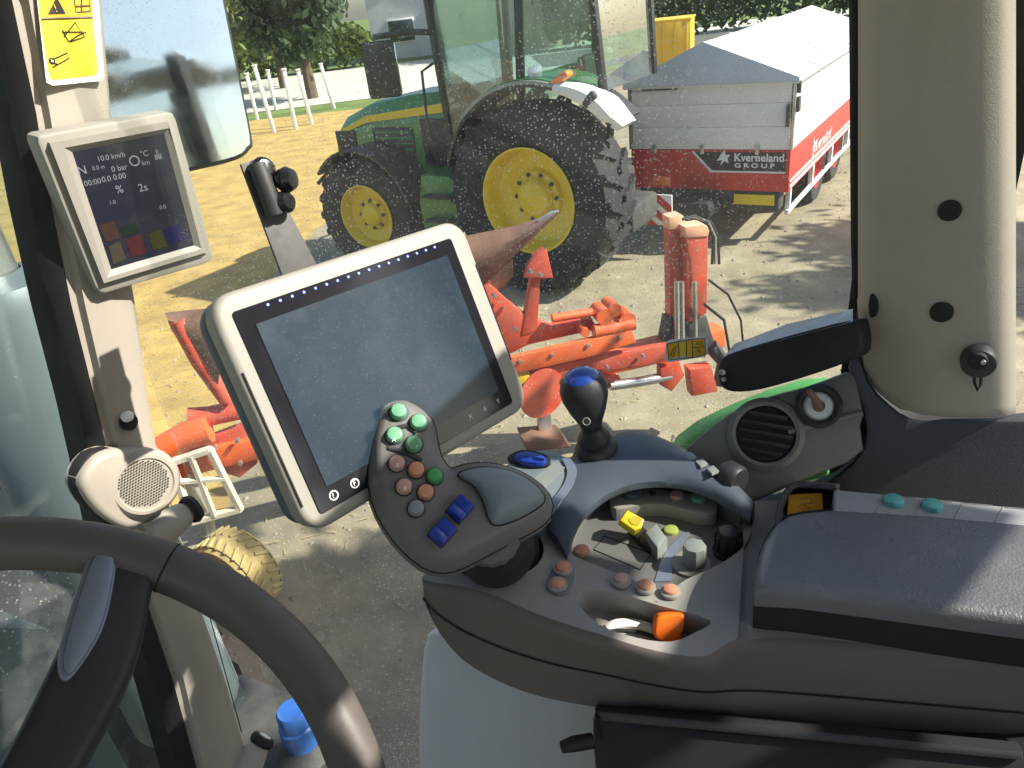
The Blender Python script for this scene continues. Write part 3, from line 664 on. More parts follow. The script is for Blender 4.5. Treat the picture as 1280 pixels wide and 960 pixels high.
house('cream_house', 'cream rendered house with tall windows behind the green tractor cab', (.5, 46, 0), 8, 9, 7, 4.6, 2.6, m_cream, m_roof, [('f', 1.4, 3.2, .8, 1.2), ('f', 3.5, 3.2, .8, 1.2), ('f', 5.6, 3.2, .8, 1.2), ('f', 1.4, 1.2, .8, 1.3), ('f', 5.6, 1.2, .8, 1.3), ('l', 2, 3.0, .9, 1.2), ('l', 5, 3.0, .9, 1.2)])
house('pale_shed', 'pale grey metal shed beyond the tractor bonnet', (-6.2, 52, 0), -6, 12, 9, 4.6, 1.6, m_pale, m_ledge, [('f', 2, 1.6, 1.6, 1.2), ('f', 6.5, 1.6, 1.6, 1.2)])
house('small_barn', 'small barn with red tiled roof beyond the field posts', (-19, 41, 0), 12, 5, 4, 1.6, 1.2, m_pale, m_roof, [('f', 2, 1.0, .8, .7)])
# white marker posts at the field edge
def post(px, py, h, lean, label):
    p = pz(px, py, 0); M = T(p.x, p.y, 0) @ RY(rad(lean))
    b = B().box(M @ T(0, 0, h/2), .11, .11, h, .02); b.box(M @ T(0, 0, h+.02), .14, .14, .05, .015)
    one('marker_post', label, 'post', b, m_white, 'white posts at the field edge')
for px, py, h, ln in ((322, 150, 1.5, 1), (343, 166, 1.9, -3), (370, 162, 1.7, 2), (390, 156, 1.6, -2), (345, 138, 1.4, 2), (418, 136, 1.5, -6)):
    post(px, py, h, ln, 'slim white wooden post at the far edge of the yellow field')
# yellow container
p = pz(824, 88, 0)
p = pz(826, 84, 0); Mc = T(p.x, p.y, 0) @ RZ(rad(-20)) @ Matrix.Diagonal((.75, .9, .85, 1)); tc_ = thing('yellow_container', 'yellow steel container standing behind the trailer roof', 'container', p)
part('box', B().box(Mc @ T(0, 0, .95), 3.0, 1.8, 1.7, .04), m_yellowbox, tc_)
for k in range(6): part('rib', B().box(Mc @ T(-1.3+k*.52, -.92, .95), .10, .06, 1.6, .01), m_yellowbox, tc_)
part('lid_rim', B().box(Mc @ T(0, 0, 1.83), 3.1, 1.9, .08, .02), m_yellowbox, tc_)
for k in (-1, 1): part('skid', B().box(Mc @ T(0, .6*k, .05), 2.9, .12, .1), m_dkmetal, tc_)

# bolt heads along the plough frame
for x, y in ((650, 452), (690, 444), (735, 432), (775, 422), (665, 482), (710, 470), (760, 460), (805, 446), (664, 340), (676, 344), (645, 412), (618, 370), (268, 560), (296, 552), (300, 580)):
    part('bolt', B().lathe(zframe(pp(x, y, .145), PN), [(.014, -.03), (.014, .006), (0, .008)], 6), m_steel, pl)

# trailer straps, seams and hinges
for x in (.9, 1.9, 2.9, 3.9):
    b = B()
    for (y0, z0), (y1, z1) in (((-.055, ZE-.12), (-.056, ZE+.012)), ((-.056, ZE+.012), (yr, zr+.008)), ((yr, zr+.008), (TW+.056, ZE+.012))): b.beam(MT @ V((x, y0, z0)), MT @ V((x, y1, z1)), .03, .006, TX.cross(V((0, z1-z0, 0)) if False else (MT.to_3x3() @ V((0, y1-y0, z1-z0)))).normalized())
    part('strap', b, m_tarpg, tr)
for y in (.35, 1.0, 1.6): tb('tailgate_hinge', -.022, .0, y, y+.05, ZM-.05, ZM+.06, m_steel, .006)
# loose stones and straw on the yard
rng = np.random.default_rng(5)
b = B(); oct_v = [(1, 0, 0), (0, 1, 0), (-1, 0, 0), (0, -1, 0), (0, 0, .7), (0, 0, -.5)]; oct_f = [(0, 1, 4), (1, 2, 4), (2, 3, 4), (3, 0, 4), (1, 0, 5), (2, 1, 5), (3, 2, 5), (0, 3, 5)]
for k in range(5200):
    x, y = rng.uniform(-4.5, 5.5), 1.6+10.5*rng.random()**1.3; s_ = .006+.022*rng.random()**3; a = rng.uniform(0, 6.3)
    sx_, sy_ = s_*rng.uniform(.7, 1.5), s_*rng.uniform(.7, 1.3)
    b.add([(x+px_*sx_*math.cos(a)-py_*sy_*math.sin(a), y+px_*sx_*math.sin(a)+py_*sy_*math.cos(a), .006+pz_*s_) for px_, py_, pz_ in oct_v], oct_f)
o = struct('gravel', b, mat('stone', (.30, .27, .22), .85, vary=.45, vs=3), kind='stuff')
b = B()
for k in range(5000):
    x, y = rng.uniform(-9, 1), rng.uniform(3.5, 15); a = rng.uniform(0, 6.3); L_ = rng.uniform(.04, .16); w_ = .004; z_ = rng.uniform(.012, .03)
    dx, dy = math.cos(a)*L_, math.sin(a)*L_
    b.add([(x-dy/L_*w_, y+dx/L_*w_, z_), (x+dy/L_*w_, y-dx/L_*w_, z_), (x+dx, y+dy, z_+rng.uniform(-.01, .02))], [(0, 1, 2)])
struct('straw', b, mat('straw', (.48, .36, .14), .8, vary=.3, vs=2), kind='stuff')
# ================================================================== CAB INTERIOR
m_beige = mat('beige_trim', (.365, .325, .272), .52, vary=.05, vs=5, bump=.2, bs=700, dirt=.16, dcol=(.27, .235, .19), ds=7)
m_bezel = mat('bezel_beige', (.30, .282, .245), .5, vary=.05, vs=6, bump=.10, bs=1100, rvary=.06)
m_cons = mat('console_grey', (.30, .285, .255), .55, vary=.07, vs=7, bump=.15, bs=900, dirt=.12, dcol=(.38, .35, .30), ds=9)
m_skycast = mat('sky_cast_plastic', (.075, .09, .115), .45, vary=.07, vs=6, bump=.10, bs=900)  # bluish cast of reflected sky put into the dark grey
m_dark = mat('dark_plastic', (.030, .030, .032), .5, vary=.12, vs=8, bump=.12, bs=800)
m_rub = mat('bellows_rubber', (.020, .020, .020), .55, vary=.15, vs=20)
m_gask = mat('gasket_black', (.010, .010, .011), .7, vary=.1)
m_leath = mat('armrest_leather', (.15, .154, .166), .36, vary=.12, vs=14, bump=.55, bs=420)
m_wheel = mat('wheel_grip', (.105, .092, .080), .5, vary=.08, vs=20, bump=.06, bs=700)
m_silver = mat('satin_silver', (.24, .27, .34), .38, metal=.4, vary=.05)
m_lgrey = mat('light_grey_panel', (.58, .56, .53), .5, vary=.05, vs=4, bump=.1, bs=700)
m_palm = mat('palm_rest', (.19, .225, .245), .38, vary=.05, vs=9)
m_stick = mat('joystick_grey', (.155, .15, .143), .5, vary=.06, vs=9, bump=.1, bs=900)
m_bgreen = mat('button_green', (.14, .36, .21), .4, vary=.1, vs=60)
m_bgreen2 = mat('button_leaf_green', (.06, .33, .10), .4, vary=.1, vs=60)
m_borange = mat('button_salmon', (.58, .26, .15), .45, vary=.1, vs=60)
m_bpink = mat('button_pink', (.50, .30, .25), .45, vary=.1, vs=60)
m_bgrey = mat('button_grey', (.25, .26, .31), .45, vary=.1, vs=60)
m_bblue = mat('rocker_blue', (.015, .045, .34), .35, vary=.1, vs=40)
m_teal = mat('button_teal', (.12, .42, .38), .4, vary=.08, vs=60)
m_yel = mat('lever_yellow', (.75, .60, .02), .38, vary=.06, vs=30)
m_lime = mat('button_lime', (.36, .42, .10), .45, vary=.08, vs=50)
m_orl = mat('lever_orange', (.90, .17, .01), .35, vary=.06, vs=30)
m_amber = mat('amber_sticker', (.86, .46, .02), .5, vary=.06, vs=30)
m_label = mat('yellow_sticker', (.86, .62, .03), .5, vary=.05, vs=15)
m_lwhite = mat('sticker_white', (.78, .76, .70), .5, vary=.03)
m_greyknob = mat('knob_grey', (.25, .27, .25), .45, vary=.06, vs=40)
m_blackgl = mat('glossy_black_glass', (.012, .012, .016), .12, vary=0, spec=.5, rvary=.03)
m_screen = mat('idle_screen_sky', (.013, .027, .043), .22, vary=.15, vs=5, dirt=.22, dcol=(.075, .09, .10), ds=11, speck=(520, .10, .80))  # reflected sky put into the bluish base; dirt and specks lie over it
m_disp = mat('display_dark', (.016, .018, .028), .22, vary=.1, vs=12, dirt=.25, dcol=(.07, .07, .075), ds=18)
m_led = mat('blue_led', (.1, .15, .6), .4, vary=0, rvary=0, emit=(.14, .18, 1), es=1.6)
m_glow = mat('display_symbols', (.12, .12, .14), .5, vary=0, rvary=0, emit=(.7, .75, .85), es=.10)
m_icon = [mat('icon_%s' % n_, tuple(q_*.25 for q_ in c4), .4, vary=.15, vs=80, rvary=0) for n_, c4 in (('brown', (.16, .07, .06)), ('tan', (.17, .145, .10)), ('red', (.17, .035, .05)), ('olive', (.12, .12, .03)), ('blue', (.035, .03, .20)), ('green', (.02, .05, .035)))]
m_fgreen = mat('fender_green', (.10, .42, .08), .35, vary=.08, vs=3, dirt=.25, dcol=(.25, .28, .15))
m_bonnet = mat('bonnet_grey', (.10, .125, .13), .3, vary=.1, vs=3, dirt=.3, dcol=(.30, .30, .28), coat=.4)
m_blue = mat('blue_cap', (.04, .16, .55), .4, vary=.08, vs=20)
m_glass = glassmat('dusty_window', (.95, .97, .96), .020, .8, 250, .03)
m_wind = glassmat('windscreen_glass', (.82, .90, .89), .05, .4, 150, .10)

class Pl:
    """a plane in the cab; pixel outlines are laid onto it"""
    def __init__(s, p, n, x=None):
        s.p = p; s.n = n.normalized()
        if s.n.dot(O-p) < 0: s.n = -s.n
        x = x or r_; s.x = (x - s.n*x.dot(s.n)).normalized(); s.y = s.n.cross(s.x)
    def q(s, x, y, o=0): return pP(x, y, s.p + s.n*o, s.n)
    def fr(s, x, y, o=0): return frame(s.q(x, y, o), s.x, z=s.n)
    def k(s, x, y): return (s.q(x, y)-O).dot(c_)/FPX          # metres per pixel there
    def prism(s, px, th, o=0, bev=0, seg=2, fo=True): return B().prism([s.q(x, y, o) for x, y in px], s.n*-th, bev, seg, front_only=fo)
    def disc(s, x, y, rpx, h, o=0, n=20, bev=.25, b=None):
        r = rpx*s.k(x, y); e = min(h, r)*bev
        return (b or B()).lathe(s.fr(x, y, o), [(0, h), (r-e, h), (r-e*.3, h-e*.3), (r, h-e), (r, 0)], n)
def smooth(pts, n=4, closed=True):
    """Catmull-Rom through pixel points"""
    N = len(pts); out = []
    for i in range(N if closed else N-1):
        g = lambda j: np.array(pts[j % N] if closed else pts[max(0, min(N-1, j))], float)
        p0, p1, p2, p3 = g(i-1), g(i), g(i+1), g(i+2)
        for k in range(n):
            t = k/n; out.append(tuple(.5*((2*p1)+(-p0+p2)*t+(2*p0-5*p1+4*p2-p3)*t*t+(-p0+3*p1-3*p2+p3)*t**3)))
    if not closed: out.append(tuple(pts[-1]))
    return out
def quadfit(px, wid):
    v = [np.array(ray(x, y)) for x, y in px]
    a = np.linalg.svd(np.stack([v[0], -v[1], v[2], -v[3]], 1))[2][-1]; a /= a.mean()
    P = [V(v[i]*a[i]) for i in range(4)]
    k = wid/(P[1]-P[0]).length; P = [O+p*k for p in P]
    X = (P[1]-P[0]+P[2]-P[3]); Y = (P[0]-P[3]+P[1]-P[2])
    return Pl(sum(P, V((0, 0, 0)))/4, X.cross(Y), X)
def rrect(w, h, r, n=6):
    o = []
    for cx, cy, a0 in ((w/2-r, h/2-r, 0), (-w/2+r, h/2-r, 90), (-w/2+r, -h/2+r, 180), (w/2-r, -h/2+r, 270)):
        for k in range(n+1):
            a = rad(a0+90*k/n); o.append((cx+r*math.cos(a), cy+r*math.sin(a)))
    return o

# ------------------------------------------------------------------ big terminal screen
tp = quadfit([(288, 393), (560, 300), (637, 503), (398, 642)], .26)
MTm = frame(tp.p, tp.x, z=tp.n)
inv = MTm.inverted()
cor = [inv @ tp.q(*q) for q in ((250, 374), (580, 273), (656, 508), (389, 673))]
xl = (cor[0].x+cor[3].x)/2; xr = (cor[1].x+cor[2].x)/2; yt = (cor[0].y+cor[1].y)/2; yb = (cor[2].y+cor[3].y)/2
ter = thing('terminal_screen', 'large beige framed touch screen terminal standing beyond the joystick', 'screen', tp.p)
cx, cy, tw, th = (xl+xr)/2, (yt+yb)/2, xr-xl, yt-yb
L = lambda pts, z: [MTm @ V((x, y, z)) for x, y in pts]
bz = [(x+cx, y+cy) for x, y in rrect(tw, th, .024, 8)]
part('bezel', B().prism(L(bz, .004), tp.n*-.026, .007, 4), m_bezel, ter)
part('back_shell', B().prism(L([(x*.985, y*.985) for x, y in bz], -.020), tp.n*-.03, .012, 3), m_skycast, ter)
gl = part('glass_border', B().prism(L(rrect(.262, .196, .004), .0052), tp.n*-.003, .0006, 1), m_blackgl, ter)
scr_c = [inv @ tp.q(*q) for q in ((312, 408), (552, 322), (622, 488), (408, 606))]
sx0, sx1 = (scr_c[0].x+scr_c[3].x)/2, (scr_c[1].x+scr_c[2].x)/2; sy0, sy1 = (scr_c[2].y+scr_c[3].y)/2, (scr_c[0].y+scr_c[1].y)/2
part('screen', B().prism(L([(sx0, sy0), (sx1, sy0), (sx1, sy1), (sx0, sy1)], .0062), tp.n*-.002), m_screen, gl)
b = B()
for k in range(17):
    b.lathe(MTm @ T(sx0+.018+k*(sx1-sx0-.03)/16, sy1+.0125, .0056), [(0, .0006), (.0013, .0006), (.0013, 0)], 8)
o = part('indicator_lights', b, m_led, gl); o['kind'] = 'stuff'
def ring(M, r, w=.0006): return B().lathe(M, [(r-w, .0003), (r+w, .0003), (r+w, 0), (r-w, 0), (r-w, .0003)], 18)
yi = (sy0-.098)/2
for k, s_ in enumerate(('?', 'F', 'o', 'X', 'A', 'Y')):
    xx = (-.112, -.088, -.05, .066, .088, .110)[k]
    if k in (0, 1): part('touch_symbol', ring(MTm @ T(xx, yi, .0057), .0042), m_print, gl)
    text('touch_symbol', s_, MTm @ T(xx-.0019, yi-.0024, .0057), .0075, m_print, gl)
# grooves on the bezel edges
for s_, y0, y1 in ((-1, -.085, .045), (1, -.055, .06)):
    part('grip_groove', B().tube([MTm @ V((cx+s_*(tw/2-.0045), cy+yy, .0032)) for yy in np.linspace(y0, y1, 6)], .0012, 6), m_gask, ter)
part('mount_arm', B().tube([MTm @ V((.02, .02, -.05)), MTm @ V((.02, .0, -.10)), MTm @ V((.04, -.10, -.13)), MTm @ V((.05, -.2, -.08))], .022, 12), m_dark, ter)
# bracket behind, with black clamp knobs
kp = Pl(pT(345, 265, .93), CD(-.85, -.25, .35), r_)
br = thing('clamp_bracket', 'grey metal strip with black clamp knobs above the terminal', 'bracket', kp.p)
m_knob = mat('glossy_black_knob', (.012, .012, .013), .22, vary=.1, vs=30)
m_brk = mat('grey_strip', (.085, .083, .078), .6, vary=.1, vs=30)
part('strip', kp.prism([(301, 205), (326, 196), (396, 330), (356, 352)], .004, 0, .001), m_brk, br)
b = B().lathe(zframe(kp.q(324, 216, .0), kp.n), [(.013, 0), (.015, .005), (.014, .016), (.009, .021), (0, .022)], 18); part('knob', b, m_knob, br)
b = B().lathe(zframe(kp.q(346, 226, .012), (kp.n+kp.x*.7).normalized()), [(.008, -.012), (.008, 0), (.013, .006), (.015, .014), (.011, .022), (0, .024)], 18); part('knob', b, m_knob, br)
b = B().lathe(zframe(kp.q(345, 256, .0), (kp.n+kp.x*.3).normalized()), [(.009, 0), (.012, .008), (.013, .012), (.013, .019), (.009, .024), (0, .025)], 18); part('knob', b, m_knob, br)
part('clamp_body', B().tube([kp.q(322, 206, .012), kp.q(334, 238, .014), kp.q(344, 268, .008)], .011, 10), m_dark, br)

# ------------------------------------------------------------------ small dash display
dp = quadfit([(45, 163), (218, 138), (270, 328), (122, 372)], .17)
ds_ = thing('dash_display', 'small beige framed display with dark menu page mounted on the front pillar', 'display', dp.p)
outer = [(52, 168), (210, 140), (217, 142), (221, 150), (267, 318), (265, 325), (258, 330), (132, 367), (124, 365), (119, 358), (47, 178), (47, 171)]
inner = [(92, 191), (204, 168), (241, 306), (140, 335)]
fr_o = [dp.q(x, y, 0) for x, y in outer]
b = B().prism(fr_o, dp.n*-.03, .0, 2)
b2 = B()
mid = [(80, 185), (212, 160), (252, 311), (134, 347)]
# bevelled frame: outer rim -> inner rim raised -> inner opening sunk
def ringloop(a, oa, bb, ob):
    b2.add([dp.q(*p, oa) for p in a]+[dp.q(*p, ob) for p in bb], [(i, (i+1) % 4, 4+(i+1) % 4, 4+i) for i in range(4)])
o4 = [(49, 168), (218, 139), (268, 327), (123, 370)]
m4 = [(62, 179), (209, 152), (256, 316), (130, 354)]
part('housing', dp.prism(outer, .035, -.004, .004, 2), m_bezel, ds_)
rim = [(59, 177), (211, 150), (258, 318), (129, 356)]
ringloop(rim, -.006, m4, .004); ringloop(m4, .004, mid, .004); ringloop(mid, .004, inner, -.003)
part('frame', b2, m_bezel, ds_, sharp=15)
dsc = part('screen', dp.prism([(88, 190), (206, 166), (243, 308), (137, 338)], .002, -.002), m_disp, ds_)
def dtx(s, x, y, px, m=m_glow): text('screen_text', s, dp.fr(x, y, -.0014), px*dp.k(x, y)*1.35, m, dsc)
for s_, x, y, z_ in (('N', 98, 219, 11), ('10.0 km/h', 122, 202, 6.5), ('0.0 m', 116, 213, 5), ('0 bar', 140, 215, 7), ('00:00', 106, 233, 7), ('0.0 0.00', 128, 228, 7), ('\u00b0C', 176, 196, 7), ('km', 178, 207, 6), ('88', 194, 200, 7), ('0', 195, 192, 5), ('%', 146, 242, 10), ('2s', 174, 240, 10), ('1.0', 137, 256, 5), ('0.0', 200, 262, 5)):
    dtx(s_, x, y, z_)
part('screen_clock', ring(dp.fr(168, 201, -.0014), .006, .0008), m_glow, dsc)
for k, q in enumerate(([(124, 282), (143, 276), (150, 298), (132, 302)], [(136, 308), (150, 302), (158, 324), (142, 330)], [(157, 300), (176, 293), (184, 316), (165, 322)], [(185, 293), (201, 287), (209, 308), (192, 313)], [(205, 286), (224, 280), (233, 301), (213, 306)], [(150, 285), (170, 278), (174, 290), (155, 298)])):
    part('menu_tile', dp.prism(q, .001, -.0016), m_icon[k], dsc)

# ------------------------------------------------------------------ front pillar, speaker, hinges, sticker
FP = .95
pil = thing('front_pillar', 'slim beige cab front pillar with black window gasket', 'pillar', pF(300, 955, FP))
rows = [(-80, -45, -12, 5, 90), (0, -12, 14, 36, 130), (140, 18, 44, 62, 142), (250, 38, 62, 80, 150), (380, 66, 88, 106, 172), (500, 96, 118, 134, 188), (600, 118, 142, 158, 205), (660, 130, 158, 172, 222), (740, 153, 178, 190, 246), (850, 190, 215, 230, 284), (950, 218, 242, 253, 312), (1050, 245, 268, 276, 340)]
bb_, gg = [], []
for y, x0, x1, x2, x3 in rows:
    a, b_, c1, d1 = pF(x0, y, FP+.03), pF(x1, y, FP+.012), pF(x2, y, FP), pF(x3, y, FP)
    xm = pF(x3-8, y, FP-.004)
    gg.append([a, b_, b_+cF*.05, a+cF*.05])
    bb_.append([pF(x1+1, y, FP+.014), pF((x1+x2)/2, y, FP+.012), c1, (c1+xm)/2 - cF*.006, xm, d1+cF*.006, d1+cF*.07, b_+cF*.055])
part('trim', B().loft(bb_), m_beige, pil, sharp=50); part('gasket', B().loft(gg), m_gask, pil)
fp = Pl(C(FP-.005, .6, -.4), CD(-1, 0, 0), cR)
part('screw_cap', B().lathe(zframe(fp.q(160, 527, .002), CD(-.9, -.1, .2)), [(.013, 0), (.013, .003), (.009, .004), (0, .004)], 16), m_gask, pil)
part('screw_cap', B().lathe(zframe(fp.q(158, 521, .006), CD(-.9, -.1, .4)), [(.008, 0), (.008, .006), (.005, .010), (0, .011)], 16), m_lwhite, pil)
part('trim_seam', B().tube([fp.q(x, y, .003) for x, y in ((255, 745), (280, 835), (302, 915))], .0009, 5), m_gask, pil)
sp = thing('pillar_speaker', 'round perforated beige speaker on the front pillar', 'speaker', fp.q(178, 605))
spn = CD(-.93, -.30, .18)
SP = Pl(fp.q(178, 606, .024), spn, cR)
part('pod', fp.prism(smooth([(104, 600), (122, 572), (150, 562), (185, 562), (212, 580), (217, 606), (205, 634), (170, 662), (138, 652), (112, 626)], 3), .04, .013, .010, 3), m_beige, sp)
part('gasket_edge', fp.prism(smooth([(96, 600), (112, 568), (150, 560), (180, 566), (180, 640), (150, 660), (128, 650), (104, 626)], 3), .02, .0, .004, 2), m_gask, sp)
ks = SP.k(180, 604)
part('rim', B().lathe(SP.fr(180, 604, -.01), [(.052, -.01), (.05, .004), (.044, .011), (.039, .0115), (.037, .009), (0, .010)], 36), m_beige, sp)
b = B()
for i in range(-9, 10):
    for j in range(-9, 10):
        x = (i+.5*(j % 2))*.0042; y = j*.0037
        if math.hypot(x, y) < .034: b.lathe(SP.fr(180, 604, .0004) @ T(x, y, 0), [(0, .0004), (.0014, .0004)], 6)
o = part('grille_holes', b, m_gask, sp); o['kind'] = 'stuff'
for i, ((hx, hy), (tx, ty)) in enumerate((((243, 634), (186, 672)), ((330, 922), (306, 962)))):
    hg = thing('hinge_arm', ('upper' if i == 0 else 'lower')+' beige hinge arm with black rubber ring on the side window', 'hinge arm', fp.q(hx, hy, .02))
    e = fp.q(hx, hy, .01); s0 = fp.q(tx, ty, .0)
    ax = (e-s0).normalized()
    part('arm', B().tube([s0, s0*.6+e*.4, s0*.25+e*.75, e-ax*.004], [.032, .026, .020, .013], 12), m_beige, hg)
    part('rubber_ring', B().lathe(zframe(e-ax*.01, ax), [(.014, 0), (.021, -.003), (.024, .004), (.021, .012), (.012, .013)], 20), m_gask, hg)
    part('pin', B().lathe(zframe(e-ax*.012, ax), [(.012, 0), (.012, .016), (0, .016)], 14), m_lwhite, hg)
# yellow warning sticker
wp = Pl(pF(90, 50, FP-.012), CD(-1, -.05, .05), cR)
wl = thing('warning_sticker', 'yellow warning sticker with triangle and diagram on the front pillar', 'sticker', wp.p)
part('backing', wp.prism([(42, -40), (120, -40), (130, 95), (127, 101), (66, 107), (58, 103)], .0008, .0), m_lwhite, wl)
yl_ = part('yellow_field', wp.prism([(50, 24), (116, 22), (123, 90), (119, 94), (68, 100), (62, 96)], .0006, .0008), m_label, wl)
part('amber_field', wp.prism([(46, -36), (115, -36), (116, 20), (50, 22)], .0006, .0008), m_amber, wl)
part('triangle', wp.prism([(60, 18), (71, -4), (82, 17)], .0005, .0014), m_pblk, wl)
text('triangle_mark', '!', wp.fr(69.5, 15, .0019), 13*wp.k(70, 10), m_label, wl)
def lines(pl_, seq, o_, m, parent, r=.0007, name='diagram_line'):
    for q in seq: part(name, B().tube([pl_.q(x, y, o_) for x, y in q], r, 5), m, parent)
lines(wp, [[(93, -2), (112, -3), (113, 14), (95, 15), (93, -2)], [(95, 8), (112, 7)], [(102, -2), (102, 14)], [(78, 38), (86, 52), (98, 44), (108, 40)], [(80, 46), (94, 28), (106, 46), (88, 52)], [(78, 40), (104, 40)], [(52, 24), (116, 22)], [(62, 76), (84, 66), (86, 73), (66, 84)], [(64, 78), (72, 80)]], .0016, m_pblk, wl)
part('diagram_dot', wp.disc(65, 76, 4, .0004, .0014), m_pblk, wl); part('diagram_dot', wp.disc(65, 76, 1.8, .0006, .0014), m_lwhite, wl)

# ------------------------------------------------------------------ windows
def pane(name, label, a, b_, u0_, u1_, m, th=.006):
    d = (b_-a).normalized(); n = V((d.y, -d.x, 0))
    M = frame((a+b_)/2 + cU*((u0_+u1_)/2), d, z=V((0, 0, 1)))
    return one(name, label, 'window', B().box(M, (b_-a).length, th, u1_-u0_), m)
pane('side_window', 'dusty right side window between the front pillar and rear pillar', C(1.02, .635, 0), C(.035, .90, 0), -1.43, .22, m_glass)
pane('windscreen', 'tinted glass windscreen left of the front pillar', C(1.06, .60, 0), C(1.18, -.6, 0), -1.2, .22, m_wind)
pane('rear_side_window', 'narrow rear side window behind the beige rear pillar', C(-.16, .90, 0), C(-.86, .80, 0), -.75, .22, m_glass)
# orange pictogram sticker on the side window
d_ = (C(.035, .90, 0)-C(1.02, .635, 0)).normalized(); n_ = V((d_.y, -d_.x, 0)); 
sw = Pl(C(.035, .90, 0), n_, d_); sw.p = sw.p + sw.n*.0045
st = thing('window_sticker', 'small orange pictogram sticker on the dusty side window', 'sticker', sw.q(857, 437))
part('backing', sw.prism([(832, 428), (838, 425), (880, 421), (884, 424), (885, 442), (881, 446), (836, 453), (831, 450)], .0006), m_lwhite, st)
for q in ([(834, 431), (847, 428), (848, 446), (835, 449)], [(858, 426), (864, 425), (865, 446), (859, 447)], [(866, 425), (880, 424), (881, 443), (867, 446)]): part('orange_field', sw.prism(q, .0005, .0006), m_amber, st)
part('yellow_field', sw.prism([(849, 428), (857, 426), (858, 445), (849, 446)], .0005, .0006), m_label, st)
lines(sw, [[(834, 430), (848, 427), (865, 424), (881, 423), (882, 443), (866, 447), (836, 450), (834, 430)], [(865, 424), (866, 447)], [(848, 428), (849, 447)], [(858, 427), (858, 446)], [(866, 435), (881, 433)], [(838, 445), (842, 436), (846, 433)], [(841, 446), (845, 437)], [(870, 431), (872, 427), (874, 431), (877, 427), (878, 431)], [(870, 440), (873, 437), (876, 441)]], .0012, m_pblk, st, .0005)
# black frit line and latch bar beside the rear pillar
part_gask = one('window_gasket', 'black rubber gasket strip along the rear pillar edge', 'gasket', B().tube([pR(1067, -60, .86), pR(1068, 120, .86), pR(1069, 300, .86), pR(1071, 372, .86)], .0048, 8), m_gask)
lp = Pl(pR(985, 445, .80), CD(.25, -.95, .30), d_)
lt = thing('window_latch', 'black padded latch bar with light painted on its top edge below the side window', 'latch', lp.q(985, 480))
part('bar', lp.prism(smooth([(897, 462), (903, 447), (930, 436), (1000, 416), (1062, 401), (1074, 408), (1076, 440), (1060, 452), (1010, 470), (950, 487), (915, 490), (900, 482)], 3), .035, .012, .008, 3), m_gask, lt)
m_latch = mat('latch_top_sheen', (.40, .42, .45), .35, vary=.1, vs=20)  # pale grey paints the light catching the black bar's top
part('top_sheen', B().loft([[lp.q(905, 446, .008), lp.q(918, 430, -.016), lp.q(922, 429, -.022), lp.q(905, 450, -.012)], [lp.q(980, 424, .012), lp.q(984, 405, -.022), lp.q(988, 404, -.026), lp.q(980, 430, -.012)], [lp.q(1066, 402, .012), lp.q(1066, 387, -.022), lp.q(1066, 386, -.028), lp.q(1066, 410, -.012)]]), m_latch, lt)
part('rivet', lp.disc(904, 465, 4, .003, .013), m_steel, lt); part('rivet', lp.disc(905, 474, 3, .003, .013), m_greyknob, lt)

# ------------------------------------------------------------------ rear pillar, side lining, vent panel
rp = thing('rear_pillar', 'broad beige rear pillar trim with dark discs for holes and a knob', 'pillar', pR(1170, 520, .80))
cols = [(1071, .872, 372), (1073, .848, 400), (1080, .834, 462), (1100, .822, 492), (1128, .812, 511), (1150, .803, 518), (1180, .80, 521), (1215, .80, 522), (1248, .805, 521), (1262, .815, 519), (1270, .84, 516)]
rings = []
for x, rr, yb_ in cols:
    rings.append([pR(x+(yb_-y)*.0*1, y, rr) for y in (-120, 0, 120, 240, 330)] + [pR(x, yb_-12, rr), pR(x, yb_-3, rr+.004), pR(x, yb_, rr+.014)])
b = B().loft(rings, closed=False); part('trim', b, m_beige, rp, sharp=60)
part('pillar_core', B().beam(C(-.03, .90, -.8), C(-.03, .90, .25), .14, .05, cR), m_dark, rp)
rpp = Pl(C(0, .80, -.2), CD(0, -1, 0), cF*-1)
for x, y, r in ((1187, 263, 13.5), (1177, 390, 13.5)): part('hole_shade', rpp.disc(x, y, r, .0025, .0005, 18, .5), m_gask, rp)  # black discs paint the shade inside the trim holes
rp2 = Pl(pR(1088, 383, .826), CD(.55, -.85, 0), cF*-1)
part('hole_shade', rp2.prism(smooth([(1088, 368), (1094, 376), (1095, 388), (1091, 397), (1087, 396), (1085, 384), (1086, 374)], 2), .004, .003, .001), m_gask, rp)
kb = part('knob', rpp.disc(1223, 448, 20, .016, .0005, 24, .3), m_dark, rp)
part('knob_face', rpp.disc(1222, 450, 11, .006, .016, 20, .3), m_gask, kb); part('knob_pin', rpp.disc(1229, 452, 3, .003, .022), m_steel, kb)
part('strap_loop', B().tube([rpp.q(x, y, .008) for x, y in ((1218, 460), (1218, 478), (1222, 488), (1226, 480), (1227, 462))], .0017, 6), m_gask, kb)
